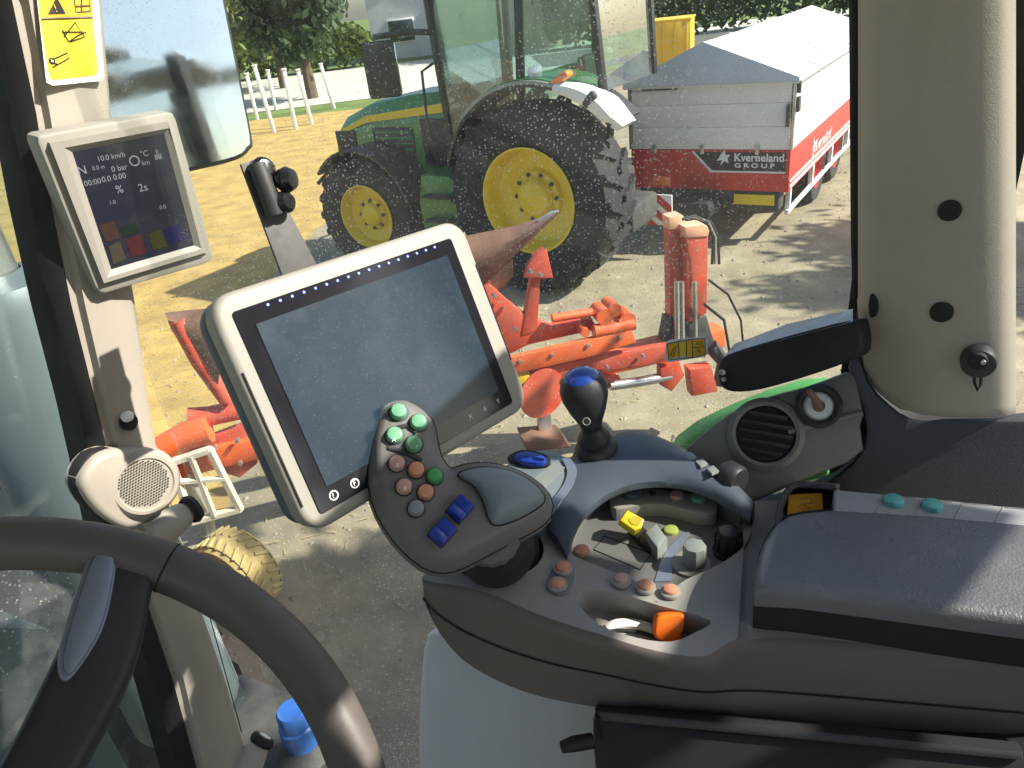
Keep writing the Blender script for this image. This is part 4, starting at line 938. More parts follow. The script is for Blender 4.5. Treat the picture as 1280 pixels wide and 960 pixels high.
# side lining
sl_ = Pl(pR(1150, 560, .80), CD(.05, -.93, .35), cF*-1)
one('side_lining', 'dark grey moulded side lining below the beige rear pillar', 'panel', sl_.prism(smooth([(1072, 440), (1085, 478), (1112, 508), (1150, 524), (1275, 526), (1420, 540), (1500, 760), (1100, 760), (900, 760), (890, 640), (960, 630), (1040, 600), (1080, 560), (1078, 510), (1060, 460)], 2), .05, -.004, .008, 2), mat('lining_dark', (.060, .060, .068), .6, vary=.08, vs=4, bump=.2, bs=600))
vp = Pl(pR(970, 548, .775), CD(-.12, -.80, .58), cF*-1)
vn = thing('vent_panel', 'grey side panel with round air vent and power socket', 'panel', vp.p)
m_vent = mat('vent_panel_grey', (.17, .165, .14), .5, vary=.06, vs=6, bump=.1, bs=900)
part('panel', vp.prism(smooth([(858, 560), (880, 540), (920, 512), (965, 494), (1010, 482), (1058, 464)], 3, False)+[(1070, 466), (1080, 518), (1076, 532), (1080, 562), (1060, 578), (1000, 602), (948, 625), (900, 640), (872, 620)], .05, 0, .006, 2), m_vent, vn)
part('panel_step', B().tube([vp.q(x, y, .001) for x, y in ((985, 540), (1030, 528), (1078, 516))], .004, 8), m_vent, vn)
v0 = vp.fr(957, 543); kv = vp.k(957, 543)
part('vent_ring', B().lathe(v0, [(.044, -.002), (.044, .004), (.038, .0075), (.034, .006), (.0325, .0)], 40), m_vent, vn)
part('vent_throat', B().lathe(v0, [(.0335, .0055), (.0318, .0012)], 40), m_gask, vn)
vd = part('vent_core_shade', B().lathe(v0, [(.0325, .0012), (0, .0012)], 32), m_gask, vn)  # black disc on the panel paints the dark of the vent opening
for k in range(5):
    yy = -.022+k*.011; hw = math.sqrt(max(0, .031**2-yy*yy))
    part('louvre', B().box(v0 @ T(0, yy, .0042) @ RX(rad(35)), 2*hw, .007, .0016, .0005), m_dark, vn)
part('socket_ring', B().lathe(vp.fr(1023, 508), [(.026, 0), (.026, .006), (.022, .010), (.018, .008), (.017, -.004)], 28), m_dark, vn)
part('socket_face', B().lathe(vp.fr(1023, 508), [(.017, .003), (.014, .006), (.007, .006), (.006, .002), (0, .002)], 22), m_lwhite, vn)
part('socket_pin', B().tube([vp.q(1024, 510, .002), vp.q(1018, 498, .03), vp.q(1011, 488, .045)], [.006, .004, .003], 8), m_rust, vn)
# ------------------------------------------------------------------ armrest console
UC = -.55
def pc_(px, u): return [pU(x, y, u) for x, y in px]
con = thing('armrest_console', 'dark grey control console at the front of the driver armrest', 'console', pU(760, 760, -.75))
near = [(529, 730, -.55), (548, 735, -.55), (580, 740, -.55), (620, 752, -.55), (660, 770, -.55), (700, 785, -.55), (760, 804, -.55), (820, 822, -.55), (880, 831, -.552), (922, 812, -.556), (1000, 806, -.56), (1280, 828, -.56), (1560, 850, -.56)]
midl = [(529, 746, -.57), (545, 764, -.59), (575, 785, -.60), (620, 806, -.605), (660, 820, -.61), (700, 831, -.61), (760, 843, -.61), (820, 856, -.61), (880, 864, -.61), (925, 862, -.61), (1000, 866, -.61), (1280, 890, -.61), (1560, 915, -.61)]
bot = [(533, 758, -.58), (550, 792, -.62), (580, 826, -.64), (620, 850, -.655), (660, 866, -.66), (700, 876, -.66), (760, 886, -.66), (820, 893, -.66), (880, 900, -.66), (925, 905, -.66), (1000, 914, -.66), (1280, 942, -.66), (1560, 970, -.66)]
near, midl, bot = (smooth(l_, 3, False) for l_ in (near, midl, bot))
far = [(527, 722), (545, 702), (580, 676), (620, 648), (650, 622), (690, 598), (745, 574), (805, 566), (860, 580), (925, 626), (975, 620), (1280, 652), (1560, 682)]
far = smooth(far, 3, False); KC = 27
nr = [pU(x, y, u) for x, y, u in near]; fr_ = [pU(x, y, UC) for x, y in far]; fr_ = [p if i < KC else p - cU*.006 for i, p in enumerate(fr_)]
mr_ = [pU(x, y, u) for x, y, u in midl]; bt = [pU(x, y, u) for x, y, u in bot]
# rounded shoulder along the near edge
sh = [p + (q-p).normalized()*.010 - cU*.004 for p, q in zip(nr, mr_)]
ins = [p + (q-p).normalized()*.008 + cU*.0 for p, q in zip(nr, fr_)]
def flat(l, u=UC): return [V((p.x, p.y, EYE+u)) for p in l]
pocket = smooth([(720, 750), (734, 738), (770, 741), (825, 757), (888, 775), (868, 791), (838, 802), (795, 797), (748, 780)], 3)
well = smooth([(568, 702), (590, 672), (632, 656), (668, 664), (680, 688), (664, 712), (620, 724), (584, 720)], 3)
bowl = smooth([(712, 688), (724, 650), (758, 618), (828, 606), (890, 626), (936, 656), (930, 682), (898, 706), (858, 724), (832, 738), (786, 722), (744, 706)], 3)
top_o = flat(ins[:KC+1]) + flat([pU(930, 680, UC)]) + flat(list(reversed(fr_[:KC+1])))
b = B(); b.tess([top_o, flat(pc_(pocket, UC)), flat(pc_(well, UC)), flat(pc_(bowl, UC))])
part('top_panel', b, m_cons, con)
b = B(); b.loft([flat(ins[:KC+1])+ins[KC+1:], [p*.5+(q*.35+r*.15) - cU*.0005 for p, q, r in zip(nr, ins, sh)], sh, mr_, bt, [p - cU*.01 + cR*.02 for p in bt]], closed=False, cap=False)
part('side_wall', b, mat('console_side_shade', (.125, .105, .09), .55, vary=.06, vs=6, bump=.15, bs=900), con, sharp=60)  # console plastic in a darker copy: side-wall shade put into the colour
b = B(); b.loft([fr_, [V((p.x, p.y, q.z-.01)) for p, q in zip(fr_, bt)], [p - cU*.01 + cR*.02 for p in bt]], closed=False, cap=False); b.add(ins[KC:]+list(reversed(fr_[KC:])), [tuple(range(len(ins[KC:])*2))]); part('far_wall', b, m_cons, con)
part('seam', B().tube([p + (q-p).normalized()*.0 - (cR*.0015) for p, q in zip(mr_, nr)], .0009, 5), m_gask, con)
# pocket with slider scale and orange lever
b = B(); pk = flat(pc_(pocket, UC)); b.wall(pk, V((0, 0, -.03))); b.add([p - cU*.03 for p in pk], [tuple(range(len(pk)))]); part('pocket', b, m_cons, con)
pf = Pl(C(.2, .5, -.578), CD(0, 0, 1), r_)
part('slider_track', pf.prism(smooth([(756, 781), (770, 773), (800, 774), (828, 784)], 3, False)+smooth([(826, 794), (800, 784), (775, 783), (760, 789)], 3, False), .006, .006, .001), m_lwhite, con)
part('slider_slot', B().tube([pf.q(x, y, .0075) for x, y in ((748, 792), (772, 788), (800, 790), (830, 800))], .0022, 6), m_gask, con)
lv = thing('throttle_lever', 'orange hand throttle lever in the console pocket', 'lever', pf.q(836, 796))
pkv = Pl(pf.q(838, 800, .0), CD(-.35, -.75, .55), r_)
part('grip', pkv.prism(smooth([(818, 784), (822, 772), (838, 768), (854, 768), (856, 778), (850, 800), (840, 807), (826, 803), (818, 796)], 3), .018, .014, .005, 3), m_orl, lv)
part('stem', B().tube([pf.q(838, 800, -.004), pf.q(838, 796, .012)], .005, 8), m_gask, lv)
# bowl floor and its controls
UB = -.566
b = B(); bw = flat(pc_(bowl, UC)); b.wall(bw, V((0, 0, UB-UC))); b.add([p + cU*(UB-UC) for p in bw], [tuple(range(len(bw)))]); part('bowl', b, m_stick, con)
bf = Pl(C(.2, .5, UB), CD(0, 0, 1), r_)
lines(bf, [[(742, 687), (756, 670), (814, 692), (800, 712), (742, 687)]], .0003, m_gask, con, .0007, 'panel_outline')
part('pale_stripe', bf.prism(smooth([(863, 664), (846, 690), (838, 726)], 4, False)+smooth([(818, 727), (832, 690), (854, 667)], 4, False), .001, .0012), m_silver, con)
# back step with buttons
UBs = -.548
bs = Pl(C(.2, .5, UBs), CD(0, 0, 1), r_)
part('button_ledge', bs.prism(smooth([(762, 624), (772, 612), (800, 608), (840, 612), (880, 618), (896, 626), (894, 640), (870, 640), (830, 630), (795, 632), (770, 636)], 3), .018, 0, .003, 2), m_cons, con)
part('rotary_knob', bs.disc(790, 619, 11, .008, 0, 20), m_skycast, con); part('rotary_cap', bs.disc(792, 616, 6.5, .011, 0, 16), m_bblue, con)
for x, y, m in ((846, 620, m_bpink), (873, 624, m_bgreen)): part('button', bs.disc(x, y, 9, .005, 0, 18, .5), m, con)
part('button', bs.disc(816, 618, 4, .002, 0, 12), m_dark, con)
# yellow lever on its dark slide
sl2 = thing('slide_lever', 'yellow tipped slide lever on dark base in the console bowl', 'lever', bf.q(800, 668))
part('slide_base', bf.prism([(786, 662), (800, 654), (832, 680), (822, 690), (802, 678)], .02, .008, .003, 2, False), m_dark, sl2)
part('slide_block', bf.prism([(806, 664), (820, 652), (834, 670), (822, 686)], .02, .02, .004, 2), m_greyknob, sl2)
ylp = Pl(bf.q(790, 655, .024), CD(-.3, -.45, .85), r_)
part('yellow_tip', ylp.prism([(774, 650), (784, 636), (806, 648), (802, 660), (794, 664)], .016, .004, .004, 2), m_yel, sl2)
part('tip_hollow_shade', ylp.prism(smooth([(786, 648), (796, 645), (803, 650), (799, 656), (790, 655)], 2), .002, .0048), mat('lever_yellow_shade', (.50, .38, .01), .45), sl2)  # darker yellow paints the shade of a hollow on the flat tip
part('button', bf.disc(839, 664, 9, .004, 0, 18, .5), m_lime, con)
part('button', bf.disc(727, 690, 10, .005, .008, 18, .5), m_borange, con)
# two rotary knobs
k1 = thing('rotary_knob', 'grey twist knob on round dark base in the console bowl', 'knob', bf.q(868, 706))
part('base', bf.disc(864, 706, 24, .003, .0, 28), m_cons, k1); part('scale_ring', bf.disc(866, 706, 17, .004, .0, 28), m_greyknob, k1)
b = B().prism([bf.q(868, 704, .004) + cF*(.0125*math.cos(a*math.pi/4+.4)) + cR*(.0125*math.sin(a*math.pi/4+.4)) for a in range(8)], V((0, 0, .026)), .003, 2); part('grip', b, m_greyknob, k1)
k2 = thing('rotary_knob', 'black ribbed twist knob beside the armrest pad', 'knob', bf.q(910, 690))
b = B(); b.lathe(bf.fr(910, 690), [(.0165, 0), (.0165, .004), (.0135, .006), (.0125, .026), (.010, .030), (0, .031)], 18)
for a in range(9): b.box(bf.fr(910, 690) @ RZ(a*2*math.pi/9) @ T(.013, 0, .016), .004, .004, .02, .001)
part('grip', b, m_gask, k2)
# salmon buttons on the near rim
tpn = Pl(C(.2, .5, UC), CD(0, 0, 1), r_)
part('button_plate', tpn.prism(smooth([(690, 712), (700, 702), (714, 704), (718, 716), (712, 738), (700, 744), (686, 738), (684, 726)], 3), .002, .0018, .0006), m_stick, con)
for x, y, m in ((704, 712, m_borange), (697, 732, m_borange), (777, 727, m_bpink), (807, 735, m_borange), (838, 741, m_borange)):
    part('button_seat', tpn.disc(x, y, 12.5, .0035, .0015, 20), m_cons, con); part('button', tpn.disc(x, y, 9.5, .0075, .0015, 18, .5), m, con)
# raised ridge around the bowl (bluish sky cast)
out = [(664, 640), (680, 600), (705, 576), (745, 556), (790, 538), (838, 552), (884, 578), (918, 604), (944, 632)]
inn = [(708, 692), (722, 652), (740, 632), (762, 616), (796, 604), (836, 602), (872, 610), (906, 626), (938, 648)]
hs = [-.538, -.522, -.516, -.513, -.511, -.511, -.514, -.520, -.530]
out = smooth(out, 3, False); inn = smooth(inn, 3, False); hs = np.interp(np.linspace(0, 8, len(out)), range(9), hs)
rings = []
for (ox, oy), (ix, iy), h in zip(out, inn, hs):
    a = pU(ox, oy, h-.008); c1 = pU(ix, iy, h-.004)
    mm = (a+c1)/2; w_ = (c1-a)
    rings.append([V((a.x, a.y, EYE-.60))-w_*.15, a, a+w_*.2+cU*.008, a+w_*.5+cU*.011, a+w_*.82+cU*.008, c1, c1 + w_*.01 - cU*.008, pU(ix, iy+6, -.572)])
b = B().loft(rings, closed=True); part('ridge', b, m_skycast, con, sharp=60)
rg_ = Pl(pU(880, 585, -.508), CD(.05, .1, 1), r_)
for x, y in ((862, 570), (876, 578), (890, 587)): part('ridge_key', rg_.prism([(x-7, y-2), (x+2, y-6), (x+9, y+1), (x, y+5)], .003, .003, .001), m_greyknob, con)
part('thumb_wheel', B().lathe(frame(pU(914, 598, -.518), cF*-.5+cR, z=cF+cR*.5), [(0, .012), (.016, .012), (.019, .008), (.019, -.008), (.016, -.012), (0, -.012)], 22), m_dark, con)
# front plate with blue rocker, silver arc
UP = -.512
fpn = Pl(pU(680, 600, UP), CD(-.05, -.1, 1), r_)
part('front_plate', fpn.prism(smooth([(612, 600), (640, 575), (665, 562), (700, 566), (722, 584), (716, 608), (694, 632), (672, 646), (640, 640)], 3), .05, 0, .005, 2), m_palm, con)
part('silver_arc', fpn.prism(smooth([(712, 572), (721, 586), (714, 608), (696, 630), (678, 644)], 3, False)+smooth([(672, 640), (688, 626), (704, 606), (709, 588), (702, 573)], 3, False), .003, .003), m_silver, con)
part('rocker_seat', fpn.prism(smooth([(634, 572), (652, 562), (678, 566), (688, 574), (682, 582), (656, 582)], 3), .006, .004, .001), m_gask, con)
part('rocker', fpn.prism(smooth([(642, 570), (656, 563), (676, 567), (683, 573), (676, 578), (656, 577)], 3), .008, .010, .003, 2), m_bblue, con)
part('label_strip', fpn.prism([(664, 600), (692, 578), (706, 584), (678, 610)], .003, .0025), m_greyknob, con)
# joystick well
b = B(); wl_ = flat(pc_(well, UC)); b.wall(wl_, V((0, 0, -.05))); b.add([p - cU*.05 for p in wl_], [tuple(range(len(wl_)))]); part('joystick_well', b, m_dark, con)

# ------------------------------------------------------------------ main joystick
jp = Pl(pT(570, 620, .70), CD(-.50, -.42, .76), r_)
js = thing('joystick', 'multifunction joystick with green, salmon and blue buttons on its face', 'joystick', pU(625, 700, -.58))
face = [(484, 512), (496, 503), (514, 508), (531, 523), (536, 545), (541, 566), (552, 584), (566, 592), (586, 586), (612, 584), (640, 590), (664, 602), (681, 618), (682, 634), (664, 648), (636, 662), (606, 678), (578, 692), (556, 698), (536, 692), (512, 672), (492, 646), (478, 616), (473, 582), (474, 545)]
fs = smooth(face, 2)
face_o = [jp.q(x, y, 0) for x, y in fs]
cen = sum(face_o, V((0, 0, 0)))/len(face_o)
def infl(k, o_): return [cen + (p-cen)*k + jp.n*o_ for p in face_o]
def infl2(e, o_):     # offset outwards by e metres
    r = []
    for i, p in enumerate(face_o):
        t_ = (face_o[(i+1) % len(face_o)]-face_o[i-1]).normalized(); nn = t_.cross(jp.n)
        if nn.dot(p-cen) < 0 and False: nn = -nn
        r.append(p + nn*e + jp.n*o_)
    return r
sgn = 1 if ((infl2(.01, 0)[0]-cen).length > (face_o[0]-cen).length) else -1
rings = [infl2(-.004*sgn, .0012), infl2(-.001*sgn, .0), infl2(.0025*sgn, -.004), infl2(.009*sgn, -.014), infl2(.0125*sgn, -.026), infl2(.011*sgn, -.036), infl2(.002*sgn, -.046), infl2(-.010*sgn, -.052)]
b = B(); b.loft(rings, closed=True, cap=True); part('head', b, m_stick, js, sharp=50)
part('head_seam', B().tube(infl2(.0104*sgn, -.018), .0008, 5, True), m_gask, js)
palm = smooth([(572, 594), (590, 586), (614, 585), (642, 591), (664, 603), (680, 620), (676, 632), (650, 648), (622, 657), (611, 650), (604, 628), (592, 608)], 3)
pc0 = [jp.q(x, y, .0008) for x, y in palm]; pcc = sum(pc0, V((0, 0, 0)))/len(pc0)
b = B().loft([[pcc+(p-pcc)*k + jp.n*h for p in pc0] for k, h in ((1, 0), (.97, .004), (.85, .009), (.6, .013), (.3, .015), (.05, .0155))], cap=True)
part('palm_rest', b, m_palm, js, sharp=60)
part('palm_gap', B().tube([p + jp.n*.0006 for p in pc0], .0011, 5, True), m_gask, js)
def jbtn(x, y, r, m, h=.008, name='button'):
    k = jp.k(x, y); r = r*k
    bt_ = part(name, B().lathe(jp.fr(x, y, .0012), [(r*1.02, 0), (r, h*.55), (r*.82, h*.92), (r*.5, h), (0, h*.98)], 22), m, js)
    part('button_ring', B().lathe(jp.fr(x, y, .0010), [(r*1.22, 0), (r*1.2, .0008), (r*1.0, .0010)], 22), m_dark, bt_)
for x, y in ((498, 516), (523, 529), (493, 545), (517, 556)): jbtn(x, y, 10.5, m_bgreen)
jbtn(543, 596, 10, m_bgreen2)
for x, y, m in ((496, 580, m_bpink), (520, 588, m_borange), (505, 609, m_bpink), (532, 616, m_borange), (520, 636, m_bgrey)): jbtn(x, y, 10, m)
for q in ([(497, 535), (510, 533), (520, 542)], [(485, 560), (505, 566), (527, 576)]):
    part('finger_rib', B().tube([jp.q(x, y, .001) for x, y in smooth(q, 3, False)], .0026, 8), m_dark, js)
for x, y in ((575, 637), (553, 666)):
    M = jp.fr(x, y, .001); M = M @ RZ(rad(-40))
    rk = part('blue_rocker', B().box(M @ T(0, .0051, .006) @ RX(rad(12)), .017, .0105, .012, .002, 2), m_bblue, js)
    part('rocker_half', B().box(M @ T(0, -.0051, .005) @ RX(rad(-14)), .017, .0105, .011, .002, 2), m_bblue, rk)
    part('rocker_edge', B().box(M @ T(0, 0, .0008), .019, .0235, .002, .001), m_dark, rk)
for s_, x, y in (('A', 490, 552), ('1', 519, 561), ('R', 504, 613), ('F', 495, 584), ('+', 592, 652), ('-', 572, 680), ('t', 556, 622), ('i', 538, 650)): text('button_print', s_, jp.fr(x, y, .0094 if y < 620 else .0014), .006, m_print if y < 620 else m_greyknob, js)
# neck and bellows
n0 = pU(628, 702, -.60); n1 = jp.q(612, 668, -.03)
ax = (n1-n0); Lb = ax.length
b = B().lathe(zframe(n0, ax), [(.050, 0), (.051, Lb*.12), (.044, Lb*.2), (.047, Lb*.3), (.046, Lb*.38), (.039, Lb*.45), (.042, Lb*.56), (.040, Lb*.64), (.033, Lb*.7), (.035, Lb*.82), (.030, Lb*.92), (.028, Lb*1.0)], 32); part('bellows', b, m_rub, js, sharp=70)
part('neck', B().tube([n0 + ax*.75, n0 + ax*1.05], .03, 16), m_stick, js)
# ------------------------------------------------------------------ cross lever
cl0 = pU(748, 572, -.522); clt = cl0 + CD(.010, -.012, .115)
cl = thing('cross_lever', 'small dark pear shaped joystick with rubber boot on the console', 'joystick', cl0)
za = (clt-cl0)
part('boot', B().lathe(zframe(cl0, za), [(.034, -.006), (.033, .004), (.025, .010), (.027, .016), (.025, .021), (.019, .025), (.021, .031), (.019, .036), (.014, .040), (.012, .052)], 28), m_rub, cl, sharp=70)
Lk = za.length
part('knob', B().lathe(zframe(cl0 + za*.38, za), [(.0, 0), (.012, 0), (.0145, .012), (.022, .030), (.028, .050), (.0285, .062), (.025, .073), (.017, .081), (.008, .084), (0, .0845)], 30), m_dark, cl, sharp=80)
part('cap_sky_glint', B().lathe(zframe(cl0 + za*.38 + za.normalized()*.0765, za), [(.0215, .0), (.016, .006), (.006, .0092), (0, .0094)], 24), mat('blue_sky_reflection', (.02, .06, .32), .15, vary=.05, coat=.6), cl, sharp=80)  # blue disc paints the sky reflection on the knob top
ctr = cl0+za*.38
cpn = Pl(ctr + za.normalized()*.038 + (O-ctr).normalized()*.0262, (O-ctr), r_)
for x, y in ((735, 509), (733, 527)):
    part('knob_button', cpn.disc(x, y, 6, .002, -.0035 if y < 515 else -.006, 16), m_gask, cl); part('button_ring', B().lathe(cpn.fr(x, y, -.0015 if y < 515 else -.004), [(.0036, 0), (.0042, .0006), (.0048, 0)], 16), m_greyknob, cl)

# ------------------------------------------------------------------ armrest pad, tray, switch strip
ap = Pl(C(0, .6, -.492), CD(0, 0, 1), r_)
arm = thing('armrest', 'black leather armrest pad with side switch strip and storage tray', 'armrest', pU(1150, 720, -.56))
padpx = smooth([(944, 735), (946, 700), (958, 668), (984, 642), (1040, 634)], 3, False)+[(1160, 641), (1280, 652), (1500, 672), (1560, 740), (1560, 802), (1400, 786), (1280, 774), (1110, 752), (1000, 738), (960, 736)]
b = ap.prism(padpx, .022, 0, .009, 4); part('pad', b, m_leath, arm, sharp=50)
part('pad_side', ap.prism(padpx, .056, -.0145, .003, 2), m_gask, arm)
part('pad_carrier', ap.prism([(930, 790), (928, 700), (950, 655), (990, 628), (1560, 660), (1560, 830), (1280, 800), (960, 772)], .02, -.064, .004, 2), m_cons, arm)
sp_ = Pl(C(0, .68, -.500), CD(0, 0, 1), r_)
part('switch_strip', sp_.prism([(1042, 611), (1160, 622), (1280, 635), (1560, 662), (1560, 700), (1280, 668), (1042, 650)], .06, 0, .003, 2), mat('switch_strip_grey', (.34, .34, .35), .5, vary=.05, vs=9, bump=.1, bs=900), arm)
part('tray', B().loft([[sp_.q(x, y, o_) for x, y in ((978, 640), (990, 606), (1046, 610), (1042, 650), (990, 662))] for o_ in (0, -.06)], cap=False), m_cons, arm)
part('tray_floor', sp_.prism([(975, 650), (990, 600), (1050, 605), (1044, 660)], .004, -.045), m_cons, arm)
part('tray_rim', B().tube([sp_.q(x, y, .001) for x, y in smooth([(972, 660), (976, 630), (986, 612), (1000, 606), (1044, 610)], 3, False)], .0035, 8), m_dark, arm)
tpl = Pl(sp_.q(1006, 628, -.018), CD(-.1, -.62, .75), r_)
ts = part('amber_label', tpl.prism([(986, 618), (1028, 616), (1029, 638), (984, 643)], .004, 0, .001), m_amber, arm)
lines(tpl, [[(1000, 624), (1012, 622), (1016, 628), (1004, 630), (1014, 635), (1000, 636)], [(997, 634), (1003, 628)]], .0003, m_borange, ts, .0007, 'label_drawing')
for x, y in ((1117, 628), (1165, 634)): part('button', sp_.disc(x, y, 12, .006, 0, 18, .5), m_teal, arm); 
for x in (1120, 1168, 1218, 1268): lines(sp_, [[(x-26, 641+(x-1120)*.1), (x-14, 619+(x-1120)*.1), (x+22, 622+(x-1120)*.1)]], .0004, m_cons, arm, .0006, 'switch_gap')

# ------------------------------------------------------------------ steering wheel
tau = .605; swc = C(.340, .022, -.345)
e1 = cR; e2 = cF*math.cos(tau)+cU*math.sin(tau); sn = -cF*math.sin(tau)+cU*math.cos(tau)
st_ = thing('steering_wheel', 'dark steering wheel with silver inlaid spoke', 'steering wheel', swc - sn*.1)
def wp_(a, r): return swc + e1*(r*math.cos(a)) + e2*(r*math.sin(a))
N = 96
part('rim', B().tube([wp_(2*math.pi*k/N, .2) for k in range(N)], .0163, 18, True, up=sn), m_wheel, st_, sharp=80)
for a in (74, 57, 20, 160, 270): part('rim_seam', B().tube([wp_(rad(a), .2) + (wp_(rad(a), 1)-swc)*(.0164*math.cos(t*math.pi/10)) + sn*(.0164*math.sin(t*math.pi/10)) for t in range(20)], .0006, 5, True), m_gask, st_)
wpl = Pl(swc, sn, e1)
spk = [(118, 694), (150, 686), (194, 690), (186, 760), (172, 820), (140, 890), (100, 962), (40, 1100), (-90, 1180), (-90, 1100), (-40, 1010), (0, 950), (40, 875), (80, 790), (104, 735)]
part('spoke', wpl.prism(smooth(spk, 2), .022, .008, .006, 3), m_dark, st_, sharp=50)
ins_ = smooth([(114, 690), (128, 687), (145, 691), (141, 737), (128, 787), (101, 832), (82, 851), (72, 838), (76, 800), (96, 735)], 3)
part('inlay_edge', wpl.prism(ins_, .004, .0095, .001), m_silver, st_)
part('inlay', wpl.prism(smooth([(119, 693), (142, 694), (138, 737), (125, 786), (100, 828), (86, 842), (80, 830), (84, 800), (102, 738)], 3), .004, .0125, .0015, 2), m_silver, st_)
for a in (200, 300): part('spoke', B().beam(wp_(rad(a), .02), wp_(rad(a), .195), .05, .022, sn, .006), m_dark, st_)
part('hub', B().lathe(zframe(swc - sn*.012, sn), [(.062, -.03), (.066, 0), (.060, .018), (.03, .024), (0, .025)], 32), m_dark, st_)
part('column', B().tube([swc - sn*.03, swc - sn*.25, swc - sn*.5 - cU*.2], [.04, .055, .07], 16), m_dark, st_)

# ------------------------------------------------------------------ seat side and pedestal cover
gp = Pl(pR(625, 900, .56), CD(-.25, -.80, .55), r_)
one('seat_pedestal_cover', 'pale grey moulded cover below the armrest console', 'cover', gp.prism(smooth([(528, 812), (545, 792), (575, 800), (620, 830), (700, 850), (745, 870), (760, 960), (750, 1060), (540, 1060), (522, 960)], 3), .12, 0, .02, 4), m_lgrey)
stl = thing('seat', 'black driver seat side with short lever under the armrest', 'seat', C(-.05, .25, -1.4))
gs = Pl(pR(900, 930, .46), CD(-.1, -.85, .5), r_)
part('cushion', gs.prism(smooth([(738, 905), (760, 896), (880, 912), (1000, 922), (1280, 948), (1560, 975), (1560, 1300), (760, 1300), (744, 1000)], 2), .10, -.01, .012, 2), m_gask, stl)
part('slide_rail', gs.prism([(742, 888), (1000, 912), (1280, 940), (1280, 952), (1000, 926), (752, 902)], .02, -.006, .003), m_dark, stl)
part('lever', B().tube([gs.q(740, 926, .0), gs.q(716, 930, .012), gs.q(702, 934, .014)], [.008, .008, .006], 10), m_gask, stl)
part('base', B().box(frame(C(-.1, .1, -1.15), cF, z=cU), .5, .5, .6, .04), m_gask, stl)
part('backrest', B().box(frame(C(-.52, .0, -.55), cF*math.cos(.2)+cU*math.sin(.2), z=cU), .12, .5, .55, .05), m_gask, stl)

# ------------------------------------------------------------------ outside mirror
mp = Pl(pT(220, 90, 2.05), CD(-.86, -.45, .10), r_)
om = thing('wing_mirror', 'large outside mirror with pale sky reflection beside the front pillar', 'mirror', mp.q(240, 215))
mo = smooth([(60, -90), (262, -90), (276, -30), (300, 90), (316, 172), (314, 186), (296, 200), (240, 214), (120, 240), (70, 200)], 3)
part('housing', mp.prism(mo, .05, -.004, .015, 3), m_dark, om)
mi = smooth([(64, -86), (258, -86), (272, -30), (296, 90), (312, 170), (308, 184), (294, 195), (238, 209), (124, 234), (74, 196)], 3)
part('mirror_glass', mp.prism(mi, .003, .0), mat('mirror_face', (.60, .62, .61), .05, metal=1, vary=.04, vs=8, rvary=.04), om)
part('arm', B().tube([mp.q(100, -80, -.05), mp.q(60, -90, -.1), pF(20, -60, 1.05)], .02, 8), m_dark, om)

# ------------------------------------------------------------------ own tractor: shell, roof, rear posts, bonnet, fender, blue cap
sh_ = thing('cab_shell', 'dark cab shell around the driver with roof, floor and posts', 'cab', C(0, 0, -1.55))
def cb(name, f0, f1, r0x, r1x, u0x, u1x, m, bev=.01, parent=None): return part(name, B().box(frame(C((f0+f1)/2, (r0x+r1x)/2, (u0x+u1x)/2), cF, z=cU), abs(f1-f0), abs(r1x-r0x), abs(u1x-u0x), bev), m, parent or sh_)
m_head = mat('headliner', (.40, .40, .38), .8, vary=.05)
# unseen roof; openings, edges and rear strip shaped to throw sun patches inside
def roof(pts, u0x=.24, u1x=.28): part('roof_shade_plate', B().prism([C(f, r, u0x) for f, r in pts], cU*(u1x-u0x), .008), m_head, sh_)
def edge(f): return .55+.26*(1.02-f)/.985 if f > .0 else .90
roof([(1.12, -.62), (1.12, edge(1.1)), (.5, edge(.5)), (.5, -.8)]); roof([(.5, -.8), (.5, edge(.5)), (.15, edge(.15)), (.15, -.88)])
roof([(.15, -.88), (.15, .57), (-.33, .57), (-.33, -.88)])
roof([(-.33, -.88), (-.33, .90), (-.43, .90), (-.43, -.88)]); roof([(-.43, -.88), (-.43, .44), (-.52, .44), (-.52, -.88)]); roof([(-.43, .56), (-.43, .90), (-.52, .90), (-.52, .56)])
roof([(-.52, -.88), (-.52, .90), (-.71, .90), (-.71, -.88)]); roof([(-.71, -.88), (-.71, .72), (-.79, .72), (-.79, -.88)])
roof([(-.79, .60), (-.79, 1.0), (-.98, 1.0), (-.82, .60)]); roof([(-.90, .60), (-1.07, 1.0), (-1.12, 1.0), (-.95, .60)])
cb('floor', -.8, 1.15, -.62, .60, -1.55, -1.46, m_dark)
for r in (.64, -.78): cb('rear_post', -.90, -.82, r-.05, r+.05, -1.4, .24, m_dark)  # unseen posts; right one set inward to let sun onto the armrest
cb('left_post', -.1, .0, -.92, -.86, -1.4, .24, m_dark); cb('left_post', 1.0, 1.08, -.68, -.6, -1.4, .24, m_dark)
cb('rear_lining', -.9, -.84, -.75, .75, -1.4, -.55, m_dark)
cb('rear_bar', -.88, -.85, -.75, .75, -.20, -.16, m_dark)
own = thing('own_tractor_body', 'green rear fender and grey bonnet of the tractor around the cab', 'tractor', C(.5, 0, -EYE))
rings = []
for f_, hw, uu in ((1.35, .46, -.86), (2.0, .46, -.90), (2.8, .44, -1.0), (3.4, .40, -1.15), (3.6, .34, -1.5)):
    rings.append([C(f_, -hw, -2.1), C(f_, -hw, uu-.12), C(f_, -hw*.8, uu-.02), C(f_, 0, uu+.03), C(f_, hw*.8, uu-.02), C(f_, hw, uu-.12), C(f_, hw, -2.1)])
part('bonnet', B().loft(rings), m_bonnet, own)
fpx = [(838, 560), (862, 542), (900, 524), (950, 504), (1000, 490), (1030, 488), (1040, 600), (860, 640)]
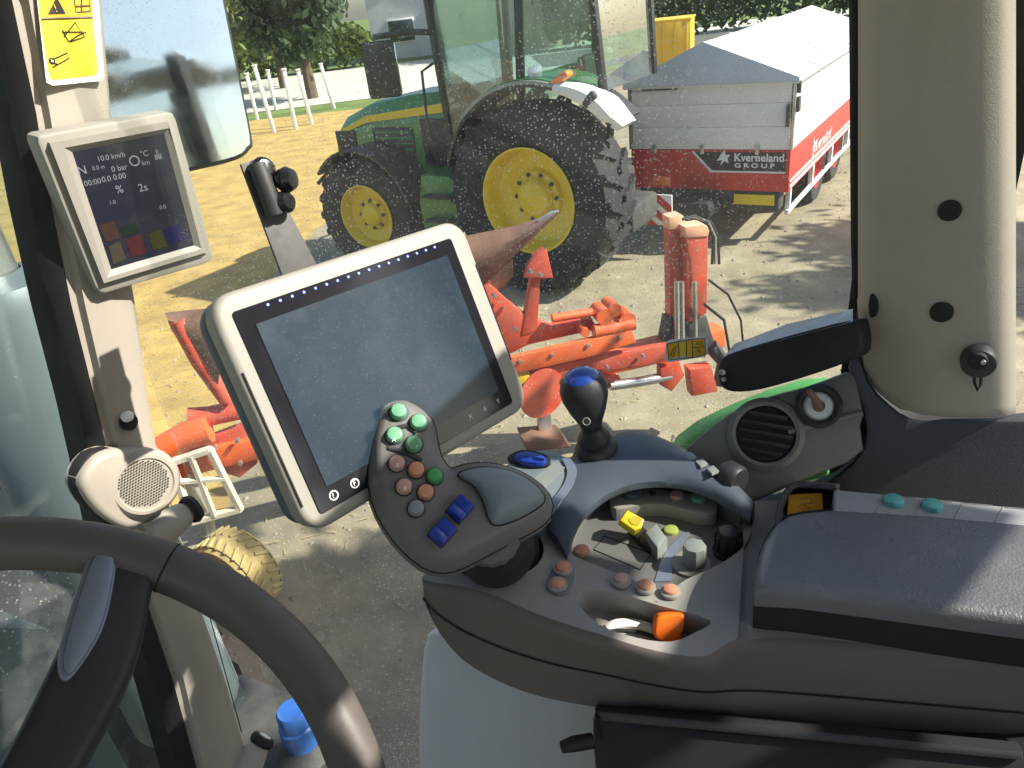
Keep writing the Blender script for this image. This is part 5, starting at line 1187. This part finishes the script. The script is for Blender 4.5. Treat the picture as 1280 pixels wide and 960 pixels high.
fg = Pl(pR(950, 500, .93), CD(0, -1, 0), cF*-1)
part('rear_fender', B().prism([fg.q(x, y) for x, y in fpx], cR*.05, .015, 3), m_fgreen, own)
for r in (1.0, -1.0):
    Mw = frame(C(-1.15, r*1.05, -EYE+1.08), cF, z=cU) @ (RZ(0) if r < 0 else RZ(math.pi))
    wheel(own, Mw, 1.06, .62, .55, 22, m_trred, 10, .2, False)
    Mw = frame(C(2.85, r*.95, -EYE+.78), cF, z=cU) @ (RZ(0) if r < 0 else RZ(math.pi))
    wheel(own, Mw, .78, .55, .42, 22, m_trred, 10, .2, True)
    part('front_fender', arcband(frame(C(2.85, r*.95, -EYE+.78), cF, z=cU), .86, .89, -.28, .28, rad(60), rad(150), 14), m_black, own)
part('step_tank', B().box(frame(C(1.75, .95, -EYE+.72), cF, z=cU), .5, .4, .35, .05), m_dkmetal, own)
bc = pz(368, 898, 1.12)
cap_ = B().lathe(T(bc.x, bc.y, 1.02), [(.05, -.02), (.05, .03), (.056, .035), (.056, .075), (.050, .08), (.048, .13), (.042, .14), (0, .142)], 24)
part('filler_cap', cap_, m_blue, own, label='blue screw filler cap')
part('filler_neck', B().lathe(T(bc.x, bc.y, .85), [(.09, 0), (.09, .12), (.05, .16)], 20), m_dkmetal, own)

# exhaust stack in front of the cab
ex = pF(18, 420, 1.9); ex.z = 0
es = thing('exhaust_stack', 'grey exhaust stack standing in front of the windscreen beside the bonnet', 'exhaust', ex)
part('shroud', B().lathe(T(ex.x, ex.y, 0), [(.10, 1.0), (.17, 1.05), (.17, 2.48), (.15, 2.53), (.075, 2.55), (.075, 2.55)], 28), mat('stack_grey', (.19, .215, .225), .4, metal=.3, vary=.1, vs=5, dirt=.3, dcol=(.2, .19, .18)), es)
part('pipe', B().lathe(T(ex.x, ex.y, 0), [(.07, 2.54), (.07, 2.95), (.062, 2.95), (.062, 2.6)], 24), m_steel, es)

# printed glyphs on console and armrest buttons
for s_, x, y in (('A', 727, 690), ('o', 704, 712), ('x', 697, 732), ('II', 777, 727), ('=', 807, 735), ('v', 838, 741)): text('button_print', s_, tpn.fr(x-4, y+4, .0102 if y > 695 else .0142), .0075, m_stick, con)
for s_, x, y in (('o', 1117, 628), ('+', 1165, 634)): text('button_print', s_, sp_.fr(x-4, y+3, .0068), .008, m_skycast, arm)
